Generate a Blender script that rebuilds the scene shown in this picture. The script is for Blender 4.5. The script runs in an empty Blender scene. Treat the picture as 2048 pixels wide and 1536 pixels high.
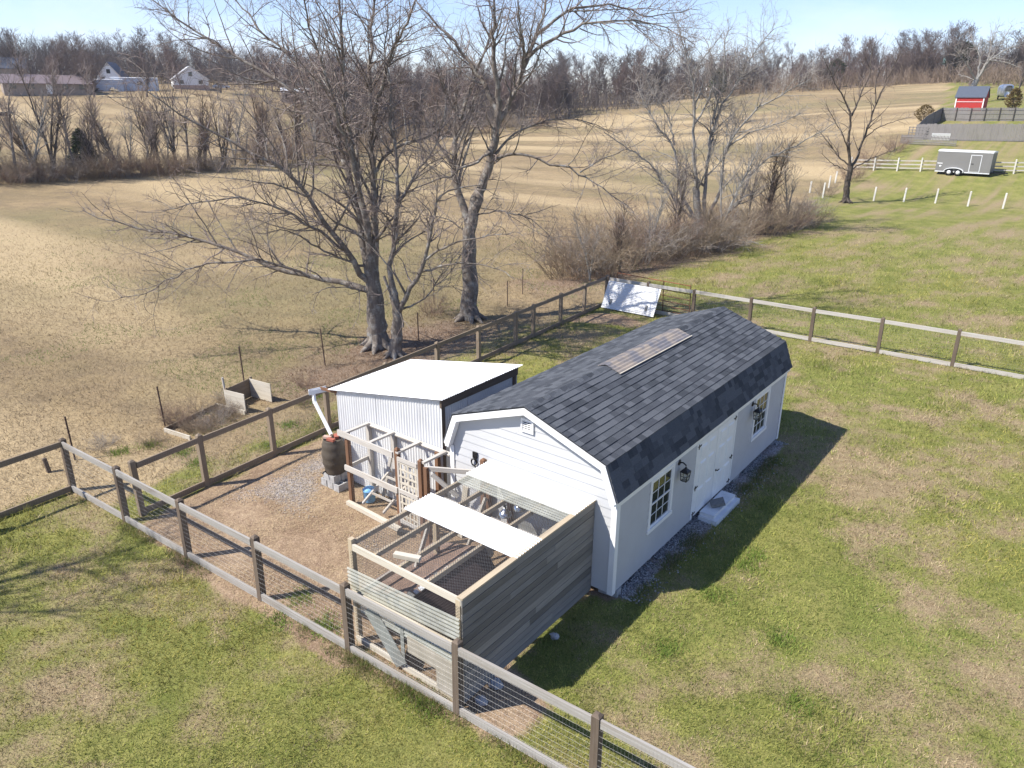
import bpy, math, random
import numpy as np
from mathutils import Vector, Matrix
rnd = random.Random(7); rng = np.random.default_rng(11)
S = bpy.context.scene; COL = S.collection
# ------------------------------------------------------------------ camera
F = 1488.8; CP = np.array([5.771, -10.638, 9.024])
YAW, PIT, ROL = math.radians(-37.675), math.radians(20.896), math.radians(0.33)
FW = np.array([math.cos(PIT)*math.sin(YAW), math.cos(PIT)*math.cos(YAW), -math.sin(PIT)])
_r = np.array([math.cos(YAW), -math.sin(YAW), 0.0]); _u = np.cross(_r, FW)
RT = math.cos(ROL)*_r + math.sin(ROL)*_u; UP = -math.sin(ROL)*_r + math.cos(ROL)*_u
cd = bpy.data.cameras.new('camera'); cam = bpy.data.objects.new('camera', cd); COL.objects.link(cam)
cd.sensor_width = 36; cd.lens = F/2048*36; cd.clip_start = .1; cd.clip_end = 3000
cam.matrix_world = Matrix(((RT[0], UP[0], -FW[0], CP[0]), (RT[1], UP[1], -FW[1], CP[1]), (RT[2], UP[2], -FW[2], CP[2]), (0, 0, 0, 1)))
S.camera = cam
S.render.resolution_x, S.render.resolution_y = 1024, 768
# ------------------------------------------------------------------ sky, sun, exposure
SUN_EL, SUN_AZ = math.radians(49), math.radians(233)      # azimuth of the sun measured from +X
sdir = Vector((math.cos(SUN_EL)*math.cos(SUN_AZ), math.cos(SUN_EL)*math.sin(SUN_AZ), math.sin(SUN_EL)))
W = bpy.data.worlds.new('World'); S.world = W; W.use_nodes = True
nt = W.node_tree; nt.nodes.clear()
sky = nt.nodes.new('ShaderNodeTexSky'); sky.sky_type = 'NISHITA'; sky.sun_disc = False
sky.sun_elevation = SUN_EL; sky.sun_rotation = math.pi/2 - SUN_AZ; sky.altitude = 300; sky.air_density = 1.0; sky.dust_density = .0; sky.ozone_density = 3.5
bg = nt.nodes.new('ShaderNodeBackground'); bg.inputs[1].default_value = .098
wo = nt.nodes.new('ShaderNodeOutputWorld')
tc = nt.nodes.new('ShaderNodeTexCoord'); mp = nt.nodes.new('ShaderNodeMapping'); mp.inputs['Scale'].default_value = (1, 1, 2.2)
nz = nt.nodes.new('ShaderNodeTexNoise'); nz.inputs['Scale'].default_value = 3.2; nz.inputs['Detail'].default_value = 7; nz.inputs['Roughness'].default_value = .62
cr = nt.nodes.new('ShaderNodeValToRGB'); cr.color_ramp.elements[0].position = .55; cr.color_ramp.elements[1].position = .80
mx = nt.nodes.new('ShaderNodeMix'); mx.data_type = 'RGBA'; mx.inputs['B'].default_value = (7.6, 7.9, 8.3, 1)
cl = nt.nodes.new('ShaderNodeMath'); cl.operation = 'MULTIPLY'; cl.inputs[1].default_value = .4
L = nt.links.new
L(tc.outputs['Generated'], mp.inputs[0]); L(mp.outputs[0], nz.inputs['Vector']); L(nz.outputs[0], cr.inputs[0])
L(cr.outputs[0], cl.inputs[0]); L(cl.outputs[0], mx.inputs['Factor']); L(sky.outputs[0], mx.inputs['A']); tn = nt.nodes.new('ShaderNodeMix'); tn.data_type = 'RGBA'; tn.blend_type = 'MULTIPLY'; tn.inputs['Factor'].default_value = 1; tn.inputs['B'].default_value = (.97, .93, 1.07, 1); L(mx.outputs['Result'], tn.inputs['A']); L(tn.outputs['Result'], bg.inputs[0]); L(bg.outputs[0], wo.inputs[0])
sl = bpy.data.lights.new('sun', 'SUN'); sl.energy = 4.3; sl.angle = math.radians(.55); sl.color = (1, .955, .88)
so = bpy.data.objects.new('sun', sl); COL.objects.link(so); so.rotation_euler = sdir.to_track_quat('Z', 'Y').to_euler(); so.location = (0, 0, 60)
vs = S.view_settings; vs.view_transform = 'Standard'; vs.look = 'None'; vs.gamma = 1; vs.use_curve_mapping = False; vs.exposure = .92
S.render.engine = 'CYCLES'

# ------------------------------------------------------------------ pixel helpers (photo pixels 2048 x 1536 -> places in the world)
def ray(px, py): return (px-1024)/F*RT - (py-768)/F*UP + FW
def gnd(px, py, z=0.0):
    d = ray(px, py); return CP + d*((z-CP[2])/d[2])
def dist_pt(px, py, D):
    d = ray(px, py); return CP + d*(D/math.hypot(d[0], d[1]))
# terrain: flat around the yard, hills beyond
_ctl = [(1850,285,112),(2048,283,112),(1650,300,120),(1930,243,136),(2048,243,136),(1930,220,148),(2030,190,190),(1800,200,200),(1890,167,250),(1700,181,250),(1500,191,250),
 (1300,214,235),(1100,250,205),(1200,234,215),(850,279,175),(1500,260,150),(1300,300,130),(600,318,115),(30,290,125),(300,275,132),(10,236,174),(300,225,170),(200,200,195),(100,186,212),(400,188,212),(600,205,215),
 (0,150,270),(300,150,275),(600,170,285),(900,195,290),(1200,195,320),(1500,176,330),(1900,145,330),(2048,140,330),(-300,165,230),(-300,300,110),(2400,190,220),(2400,300,110),(0,160,480),(600,180,500),(1200,200,520),(1900,165,520),
 (0,175,900),(1000,190,900),(2048,175,900)]
_P = [dist_pt(*c) for c in _ctl]
for a in np.arange(0, 2*math.pi, .35):
    v = np.array([math.cos(a), math.sin(a)])
    for R_ in (30, 85, 300, 800):
        if R_ <= 85 or v @ FW[:2] < -.1: _P.append(np.array([CP[0]+v[0]*R_, CP[1]+v[1]*R_, 0.]))
_P = np.array(_P)
_A = np.linalg.norm(_P[:, None, :2]-_P[None, :, :2], axis=2); _Wt = np.linalg.solve(_A+np.eye(len(_P))*1.5, _P[:, 2])
def terr(xy):
    xy = np.atleast_2d(np.asarray(xy, float)); out = np.zeros(len(xy))
    D = np.hypot(xy[:, 0]-CP[0], xy[:, 1]-CP[1]); w = np.clip((D-62)/50, 0, 1); w = w*w*(3-2*w); k = np.where(w > 0)[0]
    for i in range(0, len(k), 20000):
        j = k[i:i+20000]; out[j] = (np.sqrt(((xy[j, None]-_P[None, :, :2])**2).sum(2)) @ _Wt)*w[j]
    return out
def tz(x, y): return float(terr([(x, y)])[0])
def at(px, py):
    d = ray(px, py); h = math.hypot(d[0], d[1]); Ds = np.concatenate([np.arange(4, 120, .25), np.arange(120, 700, 1.)])
    p = CP+np.outer(Ds/h, d); k = np.where(p[:, 2] < terr(p[:, :2]))[0]
    i = k[0] if len(k) else 400
    return np.array([p[i, 0], p[i, 1], tz(p[i, 0], p[i, 1])])
def atd(px, D):
    d = ray(px, 300); h = math.hypot(d[0], d[1]); x, y = CP[0]+d[0]/h*D, CP[1]+d[1]/h*D
    return np.array([x, y, tz(x, y)])

# ------------------------------------------------------------------ materials
def newmat(name):
    m = bpy.data.materials.new(name); m.use_nodes = True; n = m.node_tree.nodes; b = n['Principled BSDF']; return m, m.node_tree, b
def node(t, ty, **k):
    n = t.nodes.new(ty)
    for a, v in k.items():
        if hasattr(n, a): setattr(n, a, v)
        else: n.inputs[a.replace('_', ' ')].default_value = v
    return n
def noise(t, vec, scale, detail=4, rough=.55, mscale=None):
    if mscale:
        m = node(t, 'ShaderNodeMapping'); m.inputs['Scale'].default_value = mscale; t.links.new(vec, m.inputs[0]); vec = m.outputs[0]
    n = node(t, 'ShaderNodeTexNoise'); n.inputs['Scale'].default_value = scale; n.inputs['Detail'].default_value = detail; n.inputs['Roughness'].default_value = rough
    t.links.new(vec, n.inputs['Vector']); return n.outputs[0]
def ramp(t, fac, a, b, c0=(0, 0, 0), c1=(1, 1, 1)):
    r = node(t, 'ShaderNodeValToRGB'); e = r.color_ramp.elements; e[0].position = a; e[1].position = b; e[0].color = (*c0, 1); e[1].color = (*c1, 1); t.links.new(fac, r.inputs[0]); return r.outputs[0]
def mixc(t, fac, a, b, mode='MIX'):
    m = node(t, 'ShaderNodeMix', data_type='RGBA', blend_type=mode)
    for s, v in (('Factor', fac), ('A', a), ('B', b)):
        if hasattr(v, 'is_linked'): t.links.new(v, m.inputs[s])
        else: m.inputs[s].default_value = v if s == 'Factor' else (*v, 1)
    return m.outputs['Result']
def math_(t, op, a, b):
    m = node(t, 'ShaderNodeMath', operation=op)
    for i, v in enumerate((a, b)):
        if hasattr(v, 'is_linked'): t.links.new(v, m.inputs[i])
        else: m.inputs[i].default_value = v
    return m.outputs[0]
def bump(t, b, h, strength, dist=.01):
    n = node(t, 'ShaderNodeBump'); n.inputs['Strength'].default_value = strength; n.inputs['Distance'].default_value = dist
    t.links.new(h, n.inputs['Height']); t.links.new(n.outputs[0], b.inputs['Normal'])
def plain(name, c, rough=.7, c2=None, scale=4, metal=0, bmp=0, spec=.3, bscale=60, lo=.35, hi=.7, dirt=0):
    m, t, b = newmat(name); o = node(t, 'ShaderNodeTexCoord').outputs['Object']
    c2 = c2 or tuple(x*.82 for x in c)
    n = noise(t, o, scale, 6, .6); col = mixc(t, ramp(t, n, lo, hi), c, c2)
    if dirt:
        g = ramp(t, noise(t, o, 1.7, 8, .7), .52, .78); col = mixc(t, math_(t, 'MULTIPLY', g, dirt), col, (.17, .13, .09))
    t.links.new(col, b.inputs['Base Color'])
    b.inputs['Roughness'].default_value = rough; b.inputs['Metallic'].default_value = metal; b.inputs['Specular IOR Level'].default_value = spec
    if bmp: bump(t, b, noise(t, o, bscale, 4), bmp, .006)
    return m
def wood(name, c1, c2, c3=None, rough=.85):
    m, t, b = newmat(name); u = node(t, 'ShaderNodeUVMap').outputs[0]
    g = noise(t, u, 1, 6, .65, (1.6, 38, 1)); st = noise(t, u, 1, 4, .5, (.7, 5, 1)); kn = noise(t, u, 1, 2, .5, (4.5, 12, 1))
    col = mixc(t, ramp(t, g, .3, .72), c1, c2)
    col = mixc(t, math_(t, 'MULTIPLY', ramp(t, st, .5, .72), .6), col, c3 or tuple(x*.5 for x in c1))
    col = mixc(t, ramp(t, kn, .76, .82), col, tuple(x*.22 for x in c1))
    t.links.new(col, b.inputs['Base Color']); b.inputs['Roughness'].default_value = rough; b.inputs['Specular IOR Level'].default_value = .15
    bump(t, b, g, .5, .004); return m
M = {}
M['rail'] = wood('weathered_rail', (.38, .36, .33), (.27, .245, .215), (.20, .16, .12))
M['post'] = wood('brown_post', (.115, .085, .062), (.17, .135, .105), (.07, .052, .04))
M['railbrown'] = wood('brown_rail', (.27, .215, .155), (.19, .145, .105), (.13, .10, .07))
M['raw'] = wood('raw_lumber', (.52, .43, .30), (.38, .30, .205), (.25, .21, .17))
M['grey'] = wood('grey_lumber', (.54, .51, .465), (.40, .365, .32), (.30, .24, .18))
M['planks'] = [wood('plank_wall_%d' % i, c, tuple(x*.68 for x in c), tuple(x*.55 for x in c)) for i, c in enumerate([(.285, .268, .245), (.225, .21, .19), (.33, .308, .275), (.26, .248, .232), (.19, .175, .155)])]
M['redpost'] = wood('reddish_post', (.22, .12, .07), (.15, .085, .055))
M['pale'] = wood('pale_board', (.58, .53, .44), (.47, .42, .34), (.33, .28, .2))
M['fencegrey'] = wood('privacy_fence_wood', (.25, .235, .225), (.185, .17, .16))
M['fencedark'] = wood('dark_fence_post', (.09, .08, .07), (.06, .05, .045))
M['whitewood'] = wood('flaking_white_paint', (.66, .64, .59), (.56, .53, .47), (.4, .36, .3))
M['paint'] = plain('white_trim_paint', (.80, .80, .79), .5, (.73, .73, .73), 3)
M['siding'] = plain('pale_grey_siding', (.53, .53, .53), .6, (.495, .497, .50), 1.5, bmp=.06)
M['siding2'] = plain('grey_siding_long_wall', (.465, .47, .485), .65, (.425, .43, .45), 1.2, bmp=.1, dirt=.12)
M['metal'] = plain('white_corrugated_metal', (.82, .82, .83), .42, (.76, .76, .77), .9, spec=.4, dirt=.10)
M['metalwall'] = plain('white_metal_wall', (.70, .70, .695), .45, (.64, .64, .64), .9, spec=.4, dirt=.12)
M['metal2'] = plain('worn_white_metal', (.72, .72, .72), .4, (.62, .62, .61), 2.5, spec=.4, dirt=.3)
M['shing'] = [plain('shingle_tone_%d' % i, c, .9, tuple(x*.62 for x in c), 55, bmp=.7, bscale=160, spec=.12) for i, c in enumerate([(.090, .097, .110), (.072, .078, .090), (.118, .126, .140), (.080, .087, .10), (.10, .108, .121), (.060, .066, .076)])]
M['roofbase'] = plain('roof_underlay', (.03, .032, .036), .9)
M['black'] = plain('black_iron', (.012, .012, .013), .45, spec=.4)
M['dark'] = plain('shade_dark', (.02, .019, .018), .9)  # near-black colour standing in for shade inside and under the shed
M['rust'] = plain('rusted_steel', (.17, .075, .04), .85, (.09, .05, .035), 9, bmp=.3)
M['orange'] = plain('rust_orange_paint', (.42, .16, .075), .7, (.20, .09, .05), 5)
M['tpost'] = plain('rusty_t_post', (.085, .05, .038), .85, (.05, .035, .03), 12)
M['concrete'] = plain('concrete', (.42, .41, .40), .95, (.31, .30, .29), 9, bmp=.4, dirt=.25)
M['concretewhite'] = plain('painted_concrete_step', (.72, .73, .74), .8, (.58, .59, .60), 4, bmp=.3)
M['stone'] = plain('paver_stone', (.22, .22, .215), .95, (.15, .15, .145), 14, bmp=.5)
M['brick'] = plain('red_brick', (.36, .115, .075), .9, (.26, .09, .065), 14, bmp=.4)
M['brickpale'] = plain('pale_brick', (.50, .36, .29), .9, (.40, .26, .2), 12, bmp=.4)
M['barrel'] = plain('brown_barrel_plastic', (.095, .078, .06), .6, (.07, .057, .045), 6, dirt=.3)
M['blue'] = plain('blue_plastic', (.20, .45, .72), .45, (.17, .40, .66), 3)
M['alu'] = plain('spun_aluminium', (.75, .76, .78), .22, metal=1)
M['wire'] = plain('galvanised_wire', (.40, .39, .38), .5, (.30, .29, .28), 6, metal=.35, spec=.5)
M['wiredark'] = plain('aged_poultry_wire', (.16, .155, .15), .6, metal=.3)
M['mat'] = plain('dark_rubber_mat', (.05, .04, .05), .9, (.07, .05, .05), 8)
M['ply'] = plain('weathered_plywood', (.38, .34, .28), .9, (.28, .25, .20), 4, dirt=.3)
M['plygreen'] = plain('grey_green_board', (.24, .25, .23), .9, (.19, .19, .17), 5, dirt=.3)
M['tyre'] = plain('tyre_rubber', (.02, .02, .021), .9)
M['trailer'] = plain('trailer_grey_paint', (.20, .195, .188), .5, (.18, .175, .168), .6)
M['lightmetal'] = plain('bright_trim_metal', (.70, .71, .72), .4, spec=.5)
M['red'] = plain('red_shed_paint', (.42, .035, .03), .7, (.36, .03, .027), 2)
M['darkroof'] = plain('dark_metal_roof', (.075, .09, .12), .45, spec=.5)
M['barnroof'] = plain('faded_red_metal_roof', (.19, .15, .155), .6)
M['housewall'] = plain('tan_house_wall', (.30, .25, .21), .9)
M['bluewhite'] = plain('blue_white_cladding', (.48, .54, .64), .6, (.40, .47, .58), .4)
M['silver'] = plain('dull_aluminium_skin', (.60, .63, .67), .35, metal=.7)
M['darkglass'] = plain('dark_window_glass', (.025, .028, .032), .06, spec=.8)
M['teal'] = plain('teal_metal_roof', (.16, .33, .32), .6)
M['cow'] = plain('black_hide', (.012, .011, .010), .8)
M['carred'] = plain('dark_red_car_paint', (.16, .02, .03), .3, spec=.5)
M['carpale'] = plain('pale_blue_paint', (.55, .63, .72), .4)
M['felt'] = plain('brown_roof_felt', (.27, .185, .14), .95, (.17, .115, .09), 7, bmp=.4, dirt=.3); M['felt_shade'] = plain('shaded_roof_felt', (.10, .075, .08), .95, (.07, .05, .055), 9, bmp=.4)  # second felt is a darker copy with the steep slope's shade painted in
M['straw'] = plain('straw', (.50, .38, .20), .9, (.36, .26, .14), 20)
def glasslike(name, col, alpha):
    m, t, b = newmat(name); o = node(t, 'ShaderNodeTexCoord').outputs['Object']
    b.inputs['Base Color'].default_value = (*col, 1); b.inputs['Roughness'].default_value = .25; b.inputs['Specular IOR Level'].default_value = .5
    tr = node(t, 'ShaderNodeBsdfTransparent'); tr.inputs[0].default_value = (.93, .93, .90, 1); mx = node(t, 'ShaderNodeMixShader')
    f = ramp(t, noise(t, o, 3, 6, .65), .3, .75, (alpha*.65,)*3, (min(1, alpha*1.5),)*3)
    t.links.new(f, mx.inputs[0]); t.links.new(tr.outputs[0], mx.inputs[1]); t.links.new(b.outputs[0], mx.inputs[2])
    t.links.new(mx.outputs[0], t.nodes['Material Output'].inputs[0]); return m
M['clear'] = glasslike('clear_corrugated_plastic', (.50, .50, .44), .36)
M['skyl'] = plain('yellowed_ridge_plastic', (.33, .27, .205), .4, (.17, .16, .16), 2.2, spec=.5, dirt=.55, lo=.42, hi=.58)
def bark(name, c1, c2, c3, sc=9):
    m, t, b = newmat(name); o = node(t, 'ShaderNodeTexCoord').outputs['Object']
    n = noise(t, o, sc, 6, .65, (1, 1, .28)); l = noise(t, o, 3.5, 5, .7)
    col = mixc(t, ramp(t, n, .35, .65), c1, c2); col = mixc(t, math_(t, 'MULTIPLY', ramp(t, l, .5, .66), .8), col, c3)
    t.links.new(col, b.inputs['Base Color']); b.inputs['Roughness'].default_value = .95; b.inputs['Specular IOR Level'].default_value = .1
    bump(t, b, n, .9, .03); return m
M['bark'] = bark('furrowed_bark', (.13, .108, .09), (.23, .195, .165), (.37, .36, .33))
M['barkgrey'] = bark('pale_grey_bark', (.20, .19, .175), (.30, .285, .26), (.36, .35, .32))
M['barkdark'] = bark('dark_bark', (.07, .055, .045), (.11, .09, .075), (.15, .13, .11))
M['twig'] = bark('twig_bark', (.20, .155, .14), (.29, .24, .215), (.36, .32, .29), 2)
M['twiggrey'] = bark('grey_twig_bark', (.26, .225, .195), (.34, .305, .27), (.40, .37, .34), 2)
M['brush'] = bark('dry_brush_stems', (.21, .16, .11), (.30, .235, .165), (.34, .28, .21), 1.5)
M['brushred'] = bark('reddish_brush_stems', (.20, .135, .10), (.27, .19, .145), (.30, .23, .18), 1.5)
M['brushdull'] = bark('dull_brush_stems', (.20, .145, .105), (.26, .20, .15), (.30, .25, .20), .6)
M['woods'] = [bark('far_twigs_%d' % i, c, tuple(x*1.3 for x in c), tuple(x*1.6 for x in c), .6) for i, c in enumerate([(.125, .097, .087), (.108, .092, .088), (.135, .097, .086), (.12, .103, .095)])]
def leafy(name, c):
    m, t, b = newmat(name); o = node(t, 'ShaderNodeTexCoord').outputs['Object']
    t.links.new(mixc(t, ramp(t, noise(t, o, 1.6, 4), .35, .65), c, tuple(x*1.9 for x in c)), b.inputs['Base Color']); b.inputs['Roughness'].default_value = .9; b.inputs['Specular IOR Level'].default_value = .1; return m
M['cedar'] = leafy('cedar_green', (.028, .040, .018)); M['arbor'] = leafy('bronzed_conifer', (.085, .06, .022))
def attrmat(name, rough=.9, transl=.25):
    m, t, b = newmat(name); a = node(t, 'ShaderNodeAttribute', attribute_name='Col')
    t.links.new(a.outputs['Color'], b.inputs['Base Color']); b.inputs['Roughness'].default_value = rough; b.inputs['Specular IOR Level'].default_value = .15
    tr = node(t, 'ShaderNodeBsdfTranslucent'); t.links.new(a.outputs['Color'], tr.inputs[0]); mx = node(t, 'ShaderNodeMixShader'); mx.inputs[0].default_value = transl
    t.links.new(b.outputs[0], mx.inputs[1]); t.links.new(tr.outputs[0], mx.inputs[2]); t.links.new(mx.outputs[0], t.nodes['Material Output'].inputs[0]); return m
M['grass'] = attrmat('grass_blades'); M['pebble'] = attrmat('pebbles', .9, 0)

# ------------------------------------------------------------------ object helpers
def tag(o, label=None, cat=None, group=None, kind=None):
    for k, v in (('label', label), ('category', cat), ('group', group), ('kind', kind)):
        if v: o[k] = v
    return o
def thing(name, loc, label, cat, group=None):
    o = bpy.data.objects.new(name, None); COL.objects.link(o); o.location = [float(v) for v in loc]; o.empty_display_size = .2
    return tag(o, label, cat, group)
def wloc(o):
    v = Vector((0, 0, 0))
    while o: v += o.location; o = o.parent
    return v
class MB:
    def __init__(s): s.v = []; s.f = []; s.uv = []; s.smooth = False
    def add(s, vs, fs, uvs=None):
        n = len(s.v); s.v += [tuple(map(float, v)) for v in vs]
        for i, f in enumerate(fs):
            s.f.append(tuple(n+k for k in f)); s.uv.append(uvs[i] if uvs else None)
        return s
    def beam(s, p0, p1, w, h, up=(0, 0, 1), tip=0):
        """bar from p0 to p1: w across, h along up; tip = height of a pyramid end at p1"""
        p0, p1 = Vector([float(x) for x in p0]), Vector([float(x) for x in p1]); d = p1-p0; Ln = d.length; d.normalize(); up = Vector(up)
        x = d.cross(up)
        if x.length < 1e-4: x = d.cross(Vector((0, 1, 0)))
        x.normalize(); u = x.cross(d).normalized(); a, b = x*(w/2), u*(h/2)
        q = p1-d*tip if tip else p1
        vs = [p0-a-b, p0+a-b, p0+a+b, p0-a+b, q-a-b, q+a-b, q+a+b, q-a+b]
        o1, o2 = rnd.uniform(0, 40), rnd.uniform(0, 40); U = lambda l, c: (o1+l, o2+c)
        fs = [(0, 1, 5, 4), (1, 2, 6, 5), (2, 3, 7, 6), (3, 0, 4, 7), (3, 2, 1, 0)]; ws = [w, h, w, h]; uvs = []; c = 0
        for k in range(4): uvs.append((U(0, c), U(0, c+ws[k]), U(Ln, c+ws[k]), U(Ln, c))); c += ws[k]+.1
        e = (U(0, 0), U(.02, 0), U(.02, .1), U(0, .1)); uvs.append(e)
        if tip:
            vs += [p1-(a+b)*.35, p1+(a-b)*.35, p1+(a+b)*.35, p1-(a-b)*.35]
            for k in range(4): fs.append((4+k, 4+(k+1) % 4, 8+(k+1) % 4, 8+k)); uvs.append(e)
            fs.append((8, 9, 10, 11)); uvs.append(e)
        else: fs.append((4, 5, 6, 7)); uvs.append(e)
        return s.add(vs, [f[::-1] for f in fs], [u[::-1] for u in uvs])
    def box(s, x0, x1, y0, y1, z0, z1):
        dx, dy, dz = x1-x0, y1-y0, z1-z0
        if dx >= dy and dx >= dz: return s.beam((x0, (y0+y1)/2, (z0+z1)/2), (x1, (y0+y1)/2, (z0+z1)/2), dy, dz)
        if dy >= dz: return s.beam(((x0+x1)/2, y0, (z0+z1)/2), ((x0+x1)/2, y1, (z0+z1)/2), dx, dz)
        return s.beam(((x0+x1)/2, (y0+y1)/2, z0), ((x0+x1)/2, (y0+y1)/2, z1), dx, dy, (0, 1, 0))
    def prism(s, poly, d):
        """closed polygon (3d points) pushed along d"""
        n = len(poly); P = [Vector(p) for p in poly]; D = Vector(d)
        return s.add(P+[p+D for p in P], [tuple(range(n-1, -1, -1)), tuple(range(n, 2*n))]+[(i, (i+1) % n, n+(i+1) % n, n+i) for i in range(n)])
    def lathe(s, c, prof, n=20, axis=None):
        c = Vector(c); A = Vector(axis).normalized() if axis else Vector((0, 0, 1)); X = A.orthogonal().normalized(); Y = A.cross(X); vs = []
        for r, z in prof:
            for k in range(n): a = 2*math.pi*k/n; vs.append(c+A*z+(X*math.cos(a)+Y*math.sin(a))*r)
        fs = [(i*n+k, i*n+(k+1) % n, (i+1)*n+(k+1) % n, (i+1)*n+k) for i in range(len(prof)-1) for k in range(n)]
        m = len(prof)-1; fs += [tuple(range(n-1, -1, -1)), tuple(m*n+k for k in range(n))]
        s.smooth = True; return s.add(vs, fs)
    def tube(s, pts, r, n=6):
        P = np.array([pts], float); R = np.full((1, len(pts)), r, float) if np.isscalar(r) else np.array([r], float)
        v, f = tubes(P, R, n); s.smooth = True; return s.add(v.tolist(), f.tolist())
    def sheet(s, o, U, V, pitch=.076, amp=.009, seg=4, th=.003):
        """corrugated sheet: o corner, U across the waves, V along them"""
        o, U, V = Vector(o), Vector(U), Vector(V); N = U.cross(V).normalized(); n = max(4, int(round(U.length/pitch*seg)))
        vs = []
        for i in range(n+1):
            h = amp*math.sin(2*math.pi*i/seg); p = o+U*(i/n)
            vs += [p+N*h, p+V+N*h, p+N*(h-th), p+V+N*(h-th)]
        fs = []
        for i in range(n):
            a, b = 4*i, 4*i+4; fs += [(a, b, b+1, a+1), (a+3, b+3, b+2, a+2), (a+2, b+2, b, a), (a+1, b+1, b+3, a+3)]
        fs += [(0, 1, 3, 2), (4*n+2, 4*n+3, 4*n+1, 4*n)]
        return s.add(vs, fs)
    def build(s, name, m, parent=None, smooth=None, origin=None, kind=None):
        w = wloc(parent) if parent else Vector(origin or (0, 0, 0))
        me = bpy.data.meshes.new(name); me.from_pydata([(v[0]-w.x, v[1]-w.y, v[2]-w.z) for v in s.v], [], s.f)
        if any(u for u in s.uv):
            ul = me.uv_layers.new(name='UVMap'); k = 0; d = ul.data
            for f, u in zip(s.f, s.uv):
                for j in range(len(f)):
                    if u: d[k].uv = u[j]
                    k += 1
        me.materials.append(m)
        if (s.smooth if smooth is None else smooth): me.polygons.foreach_set('use_smooth', [True]*len(me.polygons))
        me.update(); o = bpy.data.objects.new(name, me); COL.objects.link(o)
        if parent: o.parent = parent
        else: o.location = w
        if kind: o['kind'] = kind
        return o
def copy_tree(o, parent=None):
    c = o.copy(); COL.objects.link(c); c.parent = parent
    for ch in o.children: copy_tree(ch, c)
    return c
def npmesh(name, v, f, m, parent=None, loc=(0, 0, 0), smooth=False, col=None):
    v = np.asarray(v, np.float32)-np.asarray(loc, np.float32); f = np.asarray(f, np.int32); me = bpy.data.meshes.new(name); k = f.shape[1]
    me.vertices.add(len(v)); me.vertices.foreach_set('co', v.ravel()); me.loops.add(f.size); me.loops.foreach_set('vertex_index', f.ravel())
    me.polygons.add(len(f)); me.polygons.foreach_set('loop_start', np.arange(0, f.size, k, dtype=np.int32)); me.polygons.foreach_set('loop_total', np.full(len(f), k, np.int32))
    if smooth: me.polygons.foreach_set('use_smooth', np.ones(len(f), bool))
    me.materials.append(m)
    if col is not None:
        a = me.attributes.new('Col', 'FLOAT_COLOR', 'POINT'); a.data.foreach_set('color', np.concatenate([col, np.ones((len(col), 1))], 1).astype(np.float32).ravel())
    me.update(calc_edges=True); o = bpy.data.objects.new(name, me); COL.objects.link(o)
    if parent: o.parent = parent
    else: o.location = loc
    return o
def tubes(P, R, n):
    """P (N,K,3) paths, R (N,K) radii -> vertices, quads"""
    N, K, _ = P.shape; T = np.gradient(P, axis=1); T /= np.linalg.norm(T, axis=2, keepdims=True)+1e-9
    ref = np.where(np.abs(T[:, :1, 2:3]) < .8, np.array([0, 0, 1.]), np.array([1., 0, 0])); X = np.cross(T, ref); X /= np.linalg.norm(X, axis=2, keepdims=True)+1e-9; Y = np.cross(T, X)
    a = np.arange(n)*2*np.pi/n; V = P[:, :, None]+R[:, :, None, None]*(X[:, :, None]*np.cos(a)[None, None, :, None]+Y[:, :, None]*np.sin(a)[None, None, :, None])
    b = (np.arange(N)*K*n)[:, None, None]+(np.arange(K-1)*n)[None, :, None]+np.arange(n)[None, None]; c = b-np.arange(n)+(np.arange(n)+1) % n
    return V.reshape(-1, 3), np.stack([b, c, c+n, b+n], -1).reshape(-1, 4)

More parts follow.
